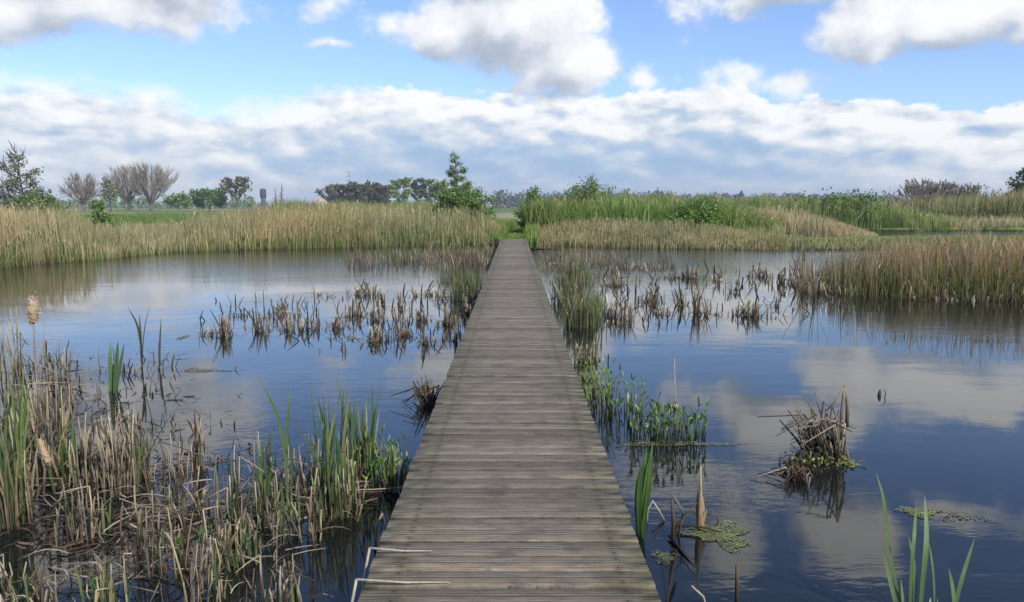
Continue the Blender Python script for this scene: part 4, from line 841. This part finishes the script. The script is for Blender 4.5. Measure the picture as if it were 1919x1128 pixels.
tubething('thin_reed', 'thin pale reed standing alone right of the round patch of water plants', 'reed', [(up((1266, 792), [(1265, 740), (1264, 672)]), [0.006, 0.005, 0.003], GREYT, STRAW)])
# stump of a dead cattail
B = at(1313, 992); t = thing('cattail_stump', B, 'thick tan broken cattail stump standing in the water right of the boardwalk', 'cattail')
m = MB(); m.tube(up((1313, 992), [(1312, 985), (1312, 950), (1313, 915), (1313, 872)]), [0.028, 0.024, 0.017, 0.009, 0.004], (0.20, 0.10, 0.05), 10, colb=(0.46, 0.36, 0.20)); m.build('stem', M_DEAD, t)
m = MB()
for (a, b, c, w) in (((1308, 990), (1306, 950), (1308, 915), 0.018), ((1318, 990), (1319, 960), (1317, 930), 0.020), ((1316, 992), (1320, 970), (1325, 955), 0.014)):
    m.strip(up(a, [b, c], -0.03), w, 0.2, (0.22, 0.11, 0.06), (0.48, 0.38, 0.22))
m.build('sheath', M_DEAD, t)
def lying(p0, p1, z0=0.02, z1=0.02, bow=0.0):
    a, b = at(*p0), at(*p1); a.z, b.z = z0, z1; c = (a + b) / 2; c.z += bow; return [a, c, b]
tubething('dead_twigs', 'dark dead twigs sticking out of the water left of the tan stump', 'twigs', [
 (up((1262, 1012), [(1262, 975), (1258, 925)]), [0.014, 0.012, 0.005], WET, BROWN), (up((1262, 1010), [(1268, 985), (1306, 942)]), [0.008, 0.007, 0.004], WET, BROWN), (up((1266, 1005), [(1281, 960), (1262, 928)]), [0.009, 0.007, 0.004], WET, GREYT),
 (lying((1262, 995), (1352, 1000), 0.03, 0.01, 0.02), [0.008, 0.008, 0.004], WET, WET), (up((1352, 978), [(1345, 972), (1322, 958)]), [0.006, 0.005, 0.004], WET, BROWN), (lying((1254, 1010), (1302, 1062), 0.02, 0.0), [0.010, 0.008, 0.004], WET, WET)], part='twig')
tubething('folded_reed', 'white folded reed leaf bent over beside the right edge of the boardwalk', 'reed', [(up((1212, 978), [(1214, 955), (1223, 938)]), [0.004, 0.005, 0.005], PALE, (0.55, 0.50, 0.42)), ([pxpt(1223, 938, at(1212, 978).y), pxpt(1236, 958, at(1212, 978).y), pxpt(1245, 975, at(1212, 978).y)], [0.005, 0.005, 0.004], (0.55, 0.50, 0.42), PALE), (lying((1245, 976), (1222, 998), 0.01, 0.0), [0.005, 0.005, 0.004], WET, WET)])
tubething('dark_stick', 'short dark stick standing upright in the water near the bottom edge', 'stick', [(up((1381, 1128), [(1381, 1095), (1381, 1060)]), [0.010, 0.010, 0.008], WET, BROWN)])
tubething('pale_stick', 'pale stick slanting from the water at the bottom edge right of the boardwalk', 'stick', [(up((1330, 1135), [(1318, 1118), (1296, 1098)]), [0.006, 0.006, 0.005], GREYT, PALE)])
tubething('bent_twig', 'thin black twig bowed in an arc beside the lower right edge of the boardwalk', 'twig', [([*lying((1250, 1128), (1267, 1060), 0.0, 0.10), pxpt(1256, 1030, at(1267, 1085).y)], 0.006, WET, WET)])
EY = DX - DW / 2
def hook(label, y, inn, outz, col):
    tubething('bent_reed_stalk', label, 'reed', [([(EY + inn, y + 0.02, DZ + 0.012), (EY + inn * 0.5, y + 0.01, DZ + 0.016), (EY - 0.025, y, DZ + 0.035)], [0.002, 0.0045, 0.006], PALE, col), ([(EY - 0.025, y, DZ + 0.035), (EY - 0.055, y - 0.01, DZ - 0.12), (EY - 0.06, y - 0.02, outz)], [0.006, 0.007, 0.008], col, GREYT)], group='reed stalks bent over the boardwalk edge')
hook('bleached reed stalk bent over the left edge of the boardwalk, upper of the two', at(690, 1040, DZ).y, 0.27, 0.02, (0.52, 0.46, 0.38))
hook('bleached reed stalk bent over the left edge of the boardwalk at the very bottom', at(660, 1100, DZ).y, 0.38, 0.02, (0.56, 0.48, 0.36))
tubething('bent_reed_stalk', 'brown snapped reed stalk leaning on the left side of the boardwalk', 'reed', [(up((700, 1030), [(706, 985), (716, 962)]), [0.008, 0.008, 0.006], BROWN, PALE), ([pxpt(716, 962, at(700, 1030).y), pxpt(722, 975, at(700, 1030).y), pxpt(726, 992, at(700, 1030).y)], [0.006, 0.008, 0.006], PALE, PALE)])
# --- heap of old stalks on the right
def heap(name, label, px, py, n, hpx, wpx, cols, p, radial=1.0, group=None, extra=None):
    B = at(px, py); s = B.y / F; t = thing(name, B, label, 'dead stalks', group); m = MB()
    for k in range(n):
        u = R.normal(0, 0.33); b = np.array([B.x + u * wpx * s * 0.5, B.y + R.normal(0, 0.10), -0.05]); h = hpx * s * R.uniform(0.35, 1.0) * (1 - 0.35 * min(1, abs(u)))
        lean = R.normal(-0.35, 0.45) * radial; tp = b + np.array([lean * h, R.normal(0, 0.25) * h, h]); c = pick(cols, p, 1, 0.2)[0]; rr = R.uniform(0.004, 0.011)
        m.tube([b, (b + tp) / 2 + R.normal(0, 0.02, 3), tp], [rr * 1.2, rr, rr * 0.5], WET, 5, colb=c)
        if R.random() < 0.45:
            e = tp + np.array([R.normal(-0.1, 0.14), R.normal(0, 0.1), -R.uniform(0.02, 0.22)]); m.tube([tp, (tp + e) / 2, e], [rr * 0.6, rr * 0.5, rr * 0.3], c, 4)
    m.build('stalks', M_DEAD, t)
    if extra: extra(t, B, s)
    return t
def heap_extra(t, B, s):
    m = MB(); Y = B.y
    m.tube([pxpt(1578, 850, Y), pxpt(1577, 780, Y), pxpt(1583, 722, Y)], [0.02, 0.016, 0.010], BROWN, 7, colb=GREYT); m.tube([pxpt(1583, 722, Y), pxpt(1588, 760, Y), pxpt(1587, 800, Y)], [0.010, 0.014, 0.016], GREYT, 7, colb=BROWN)
    m.tube([pxpt(1583, 724, Y), pxpt(1566, 752, Y), pxpt(1548, 770, Y)], [0.008, 0.010, 0.006], GREYT, 6); m.build('folded_stalk', M_DEAD, t)
    m = MB()
    for a, b in (((1486, 782), (1520, 800)), ((1490, 768), (1515, 790)), ((1507, 740), (1530, 780)), ((1527, 730), (1538, 775)), ((1486, 815), (1520, 838)), ((1500, 830), (1525, 850))):
        m.tube([pxpt(*b, Y), pxpt((a[0] + b[0]) / 2, (a[1] + b[1]) / 2 + 2, Y + 0.03), pxpt(*a, Y + 0.06)], [0.007, 0.006, 0.004], BROWN, 5, colb=GREYT)
    m.build('side_twigs', M_DEAD, t)
    m = MB(); n = 420; c = np.array([B.x - 0.10, B.y - 0.16, 0.03]) + R.normal(0, 1, (n, 3)) * [0.10, 0.07, 0.03]; c[:, 2] = np.abs(c[:, 2]) * 0.8; m.leaves(c, 0.022, pick([OLIVE, (0.15, 0.18, 0.04), BROWN], [3, 3, 1], n)); m.build('moss', M_LEAF, t)
heap('reed_heap', 'large leaning heap of dead stalks with a folded tall stalk, in the right water', 1550, 852, 120, 110, 82, [GREYT, BROWN, PALE, WET], [4, 4, 1, 2], 0.55, extra=heap_extra)
heap('reed_heap', 'small dark tuft of rotten stubs before the large leaning heap', 1493, 893, 60, 48, 62, [BROWN, WET, GREYT], [4, 3, 1], 0.4)
tubething('water_stub', 'tiny dark stub alone in the water right of the large leaning heap', 'reed stub', [(up((1648, 741), [(1648, 736), (1650, 730)]), [0.022, 0.018, 0.009], WET, BROWN), (up((1655, 744), [(1660, 736), (1657, 730)]), [0.006, 0.005, 0.004], WET, BROWN)])
heap('twig_tuft', 'dark twig tuft touching the left edge of the boardwalk, mirrored in blue water', 806, 755, 42, 66, 32, [BROWN, WET, GREYT], [4, 3, 2], 0.6)
# --- floating weed
m_weed, g, b, out = mat('floating_weed')
tc = g.n('ShaderNodeTexCoord'); nz = g.noise(tc.outputs['Object'], 16, 5, 0.7)
at_ = g.n('ShaderNodeAttribute'); at_.attribute_name = 'col'
g.put(b.inputs['Base Color'], g.mix(1.0, at_.outputs['Color'], g.ramp(nz, [(0.3, 0.35), (0.7, 1.35)]), 'MULTIPLY')); b.inputs['Roughness'].default_value = 0.5
bp = g.n('ShaderNodeBump'); bp.inputs['Strength'].default_value = 0.7; bp.inputs['Distance'].default_value = 0.01; g.put(bp.inputs['Height'], nz); g.put(b.inputs['Normal'], bp.outputs[0])
def weed(label, px, py, rx, ry, c, n=900, fs=0.02):
    """a raft of floating weed: a great many small leaf faces lying on the water, thick in the middle and torn at the edge"""
    B = at(px, py); s = B.y / F; ly = abs((at(px, py - ry) - at(px, py + ry)).y) / 2; th = R.uniform(0, 6.28, n); rr = R.random(n) ** 0.6 * (0.75 + 0.25 * np.sin(3 * th + px) + 0.15 * np.sin(7 * th))
    cen = np.stack([B.x + np.cos(th) * rr * rx * s, B.y + np.sin(th) * rr * ly, 0.003 + R.random(n) * 0.004], -1); cen = cen[R.random(n) < 0.9]; n = len(cen); m = MB(); m.leaves(cen, R.uniform(0.4, 1.1, n) * fs * 0.6, pick([c, OLIVE, np.array(c) * 0.6], [4, 1, 1], n), up=14.0)
    return tag(m.build('weed_raft', m_weed, origin=B), label, 'floating weed', 'rafts of floating weed')
WC = (0.20, 0.22, 0.07)
weed('yellow green raft of weed round the foot of the tan stump', 1350, 1002, 74, 30, WC, 2600)
weed('long thin pale raft of weed in front of the round patch of water plants', 1265, 832, 140, 6, (0.26, 0.25, 0.11), 1800)
weed('small bright raft of weed beside the large leaning heap of stalks', 1582, 866, 34, 11, (0.26, 0.30, 0.07), 900)
weed('yellow green raft of weed behind the young cattail in the lower right', 1722, 960, 46, 12, (0.24, 0.27, 0.07), 1000)
weed('faint brown raft of weed right of the young cattail', 1800, 968, 60, 12, (0.13, 0.13, 0.07), 260)
weed('dim green raft of weed in the lee of the boardwalk at the lower right', 1245, 1045, 30, 16, (0.09, 0.10, 0.05), 400)
weed('thin pinkish scum line on the blue water at the left', 385, 694, 75, 4, (0.30, 0.25, 0.20), 700, 0.03)
weed('small pale weed patch in the left water before the pointed tuft', 344, 632, 10, 6, (0.22, 0.22, 0.13), 160, 0.04)
weed('small dark raft on grey water behind the straw bundle', 330, 750, 22, 2, (0.05, 0.04, 0.025), 160, 0.03)
# --- stubs of last year's reeds standing in the middle water
def stub(label, px, py, hpx, wpx, n, group, gr=0, lie=0.25):
    B = at(px, py); s = B.y / F; m = MB(); n = max(5, int(n * 0.75))
    b = np.stack([B.x + R.normal(0, 0.30, n) * wpx * s, B.y + R.normal(0, 0.22, n) * wpx * s, np.full(n, -0.04)], -1)
    u = np.abs(b[:, 0] - B.x) / (wpx * s * 0.5 + 1e-6); h = hpx * s * (R.beta(1.3, 1.9, n) * 0.85 + 0.15) * np.clip(1.15 - 0.4 * u, 0.45, 1)
    tip = pick([(0.33, 0.28, 0.21), BROWN, PALE, STRAW, WET], [5, 2.5, 4, 2, 0.6], n, 0.22)
    m.blades(b, h, R.uniform(0.6, 1.7, n) * s * 2.3, R.uniform(0, 6.28, n), np.abs(R.normal(0, 0.28, n)), R.normal(0, 0.6, n), c3(BROWN, 0.3, n) * 0.6, tip, 3, 1.3, taper=7, tip=0.55)
    k = max(2, n // 2); a = R.integers(0, n, k); t0 = b[a].copy(); t0[:, 2] += h[a] * R.uniform(0.4, 0.95, k)          # snapped tops hanging over
    az = R.uniform(0, 6.28, k); m.blades(t0, h[a] * 0.2, R.uniform(0.7, 1.4, k) * s * 1.7, az, R.uniform(0.8, 2.2, k), az + PI / 2, tip[a], tip[a], 3, 1.2, droop=R.uniform(0.4, 2.2, k), taper=6, tip=0.4)
    L = max(4, int(n * (lie + 0.2))); bb = np.stack([B.x + R.normal(0, 0.4, L) * wpx * s, B.y + R.normal(0, 0.25, L) * wpx * s, R.uniform(0, 0.03, L)], -1)
    m.blades(bb, 0.05 + 0.08 * R.random(L), 1.9 * s, R.uniform(0, 6.28, L), R.uniform(1.5, 5, L), R.normal(0, 0.5, L), c3(BROWN, 0.3, L), c3(GREYT, 0.3, L), 3, 1.0, droop=0.4)
    if gr:
        gb = np.stack([B.x + R.normal(0, 0.3, gr) * wpx * s, B.y + R.normal(0, 0.25, gr) * wpx * s, np.full(gr, -0.03)], -1); gc = pick([GREEN, (0.19, 0.19, 0.07), (0.16, 0.19, 0.09), GREYT], [3, 4, 3, 2], gr)
        m.blades(gb, hpx * s * R.uniform(0.5, 1.1, gr), 1.7 * s, R.uniform(0, 6.28, gr), np.abs(R.normal(0, 0.2, gr)), R.normal(0, 0.6, gr), gc * 0.6, gc, 4, 1.8, droop=0.06)
    o = m.build('rush_tuft' if gr else 'reed_stub', M_LEAF if gr else M_DEAD, origin=B)
    return tag(o, label, 'rush tuft' if gr else 'reed stub', group)
LG, RG = 'reed stubs in the left pond', 'reed stubs in the right pond'
for a in [
 ('low dark spray of stubs, farthest left of the stub group in the left pond', 386, 628, 30, 34, 26), ('stout pointed tuft with a pale rounded top at the left end of the stub group', 421, 629, 62, 26, 46),
 ('low dark debris lying right behind the stout pointed tuft', 458, 590, 20, 46, 24), ('tall paired stubs right of the stout pointed tuft', 487, 618, 62, 26, 34), ('single thick short stub standing right of the tall paired stubs', 500, 628, 26, 12, 14),
 ('pale bushy stub clump in the middle of the left stub group, behind the others', 518, 592, 34, 40, 34), ('tall dark stub clump rising behind the pale bushy one', 528, 582, 34, 22, 26), ('upright brown stub clump before the pale bushy one', 540, 618, 44, 26, 32),
 ('thin upright stubs left of the squat dark clump', 562, 592, 34, 22, 14), ('squat dark stub clump with spiky tops at the right end of the left stub group', 582, 617, 42, 40, 36),
 ('two thin twigs standing far out in the left pond', 595, 553, 18, 14, 6), ('small thin stub pair right of the two thin twigs', 617, 556, 20, 14, 7),
 ('ragged stub clump with a tall spike, farthest back of the middle patch, left pond', 682, 552, 34, 44, 40), ('brown stub clump under the tall spike in the middle patch', 668, 590, 48, 40, 46), ('low stub clump at the left front of the middle patch', 634, 612, 34, 34, 32),
 ('pale leaning stubs in the centre of the middle patch', 705, 600, 52, 34, 38), ('tall twin stubs in the middle patch, before the pale leaning ones', 716, 570, 50, 18, 20), ('dense front stub clump of the middle patch, mirrored in blue water', 702, 638, 50, 34, 44),
 ('lying broken stems at the very front of the middle patch', 648, 634, 16, 54, 26), ('thin tall stub trio right of the middle patch', 752, 580, 48, 20, 16), ('brown bushy stubs before the thin tall trio', 758, 628, 56, 30, 40), ('dark upright stub far back near the boardwalk', 778, 555, 34, 12, 12),
 ('thin stubs between the dark upright stub and the rush tuft', 803, 552, 26, 16, 10), ('tall stubs just left of the rush tuft', 826, 560, 38, 18, 18), ('long legged dark stub with mirrored stem near the boardwalk edge', 800, 645, 56, 26, 30), ('grey stubs crowding the left boardwalk edge', 842, 608, 58, 34, 44),
 ('thin grey stubs at the boardwalk edge, in front of the crowd', 858, 640, 50, 20, 22), ('pale stubs at the boardwalk edge just before the rush tuft', 876, 588, 46, 26, 30), ('low stub cluster between the brown bushy stubs and the boardwalk', 790, 600, 38, 30, 28)]: stub(*a, LG)
stub('dense green rush tuft beside the left edge of the boardwalk', 879, 562, 66, 44, 30, None, gr=110)
stub('pale green rush tuft left of the boardwalk near the far bank', 760, 490, 30, 60, 20, None, gr=60)
for a in [
 ('bushy brown stub clump right of the rushes by the boardwalk', 1162, 596, 62, 60, 80), ('squat stub clump behind the bushy brown one', 1152, 535, 36, 44, 40), ('low dark stub at the front foot of the bushy brown clump', 1156, 606, 18, 36, 20), ('upright stub clump second right of the boardwalk rushes', 1222, 566, 52, 36, 44),
 ('low broken stubs before the upright clump', 1240, 588, 24, 34, 22), ('dark squat stub clump far back before the right bank', 1266, 520, 26, 34, 34), ('dark squat stub clump second from the left far back', 1300, 522, 36, 28, 34), ('thin dark stub pair far back in the right pond', 1344, 527, 30, 18, 16),
 ('tall spindly stubs in the middle of the right pond', 1275, 572, 52, 20, 20), ('tallest spindly stub group in the middle of the right pond', 1305, 585, 74, 26, 30), ('thick dark stub standing before the tallest spindly group', 1322, 590, 48, 10, 16), ('small dark lump floating right of the thick dark stub', 1342, 590, 12, 24, 16),
 ('broad low nest of broken stalks standing apart in the right pond', 1408, 592, 44, 58, 84), ('single dark stub right of the broad low nest', 1457, 574, 28, 9, 8), ('thin stubs between the spindly group and the reed tongue', 1372, 548, 34, 30, 18), ('scattered small dark stubs in the middle of the right pond', 1388, 530, 20, 34, 14),
 ('reddish brown stub clump far back before the sedge shore', 1425, 518, 34, 34, 36), ('tall thin stub row right of the reddish clump', 1462, 530, 44, 36, 36), ('single thin stub left of the reed tongue', 1465, 552, 24, 8, 7), ('thin stub group at the left tip of the reed tongue', 1530, 548, 52, 40, 40), ('wispy stub group between the stub row and the tip of the reed tongue', 1500, 528, 50, 34, 26),
 ('low matted stubs before the far right bank, nearest the boardwalk', 1060, 498, 24, 60, 50), ('long low band of matted stubs before the far right bank', 1190, 504, 20, 90, 70)]: stub(*a, RG)
for a in [
 ('far dull green rush tuft beside the right edge of the boardwalk', 1072, 530, 50, 46, 50, 110), ('middle dull green rush tuft beside the right edge of the boardwalk', 1066, 570, 66, 54, 50, 130), ('nearest and brightest rush tuft beside the right edge of the boardwalk', 1088, 612, 78, 62, 50, 170),
 ('dark rush tuft right behind the brightest one', 1110, 585, 50, 40, 40, 90)]: stub(a[0], *a[1:6], 'rush tufts right of the boardwalk', gr=a[6])
stub('grey dead stems between the rushes and the bright leaved plants by the boardwalk', 1096, 678, 62, 44, 60, RG, gr=20)
tubething('pale_stub', 'small pale bent stub standing at the foot of the far right bank', 'reed stub', [(up((1301, 466), [(1301, 460), (1300, 455), (1296, 454)]), [0.05, 0.05, 0.045, 0.03], (0.5, 0.45, 0.36), (0.55, 0.48, 0.38))])
tubething('fallen_pole', 'dark pole lying in the water right of the boardwalk end', 'pole', [(lying((992, 469), (1052, 469), 0.05, 0.06), 0.045, WET, WET)])
tubething('end_post', 'dark short post at the far left corner of the boardwalk end', 'post', [([(DX - 0.80, 37.6, -0.4), (DX - 0.80, 37.6, 0.1), (DX - 0.80, 37.6, 0.45)], 0.10, WET, WET)], M_BARK)

mb = MB()
for (x0, x1, y0, y1, n_) in ((370, 600, 560, 640, 60), (600, 880, 540, 660, 110), (1120, 1260, 510, 610, 50), (1240, 1600, 500, 600, 80), (30, 330, 660, 760, 110), (250, 450, 780, 900, 60)):
    for k in range(n_):
        B = at(R.uniform(x0, x1), R.uniform(y0, y1)); s = B.y / F; h = s * R.uniform(5, 26); c = pick([GREYT, BROWN, WET], [3, 3, 3], 1)
        mb.blades(np.array([[B.x, B.y, -0.03]]), h + 0.03, s * R.uniform(1.5, 3.5), R.uniform(0, 6.28), abs(R.normal(0, 0.5)), R.normal(0, 0.5), c * 0.5, c, 2, 1.3, taper=7, tip=0.5)
        if R.random() < 0.5: mb.blades(np.array([[B.x, B.y, 0.004]]), 0.02 + 0.02 * R.random(), s * 2.5, R.uniform(0, 6.28), R.uniform(3, 9), R.normal(0, 0.5), c * 0.6, c * 0.6, 2, 1.0)
tag(mb.build('scattered_stubs', M_DEAD), 'single broken stems and floating bits strewn over the pond', 'reed stubble', kind='stuff')
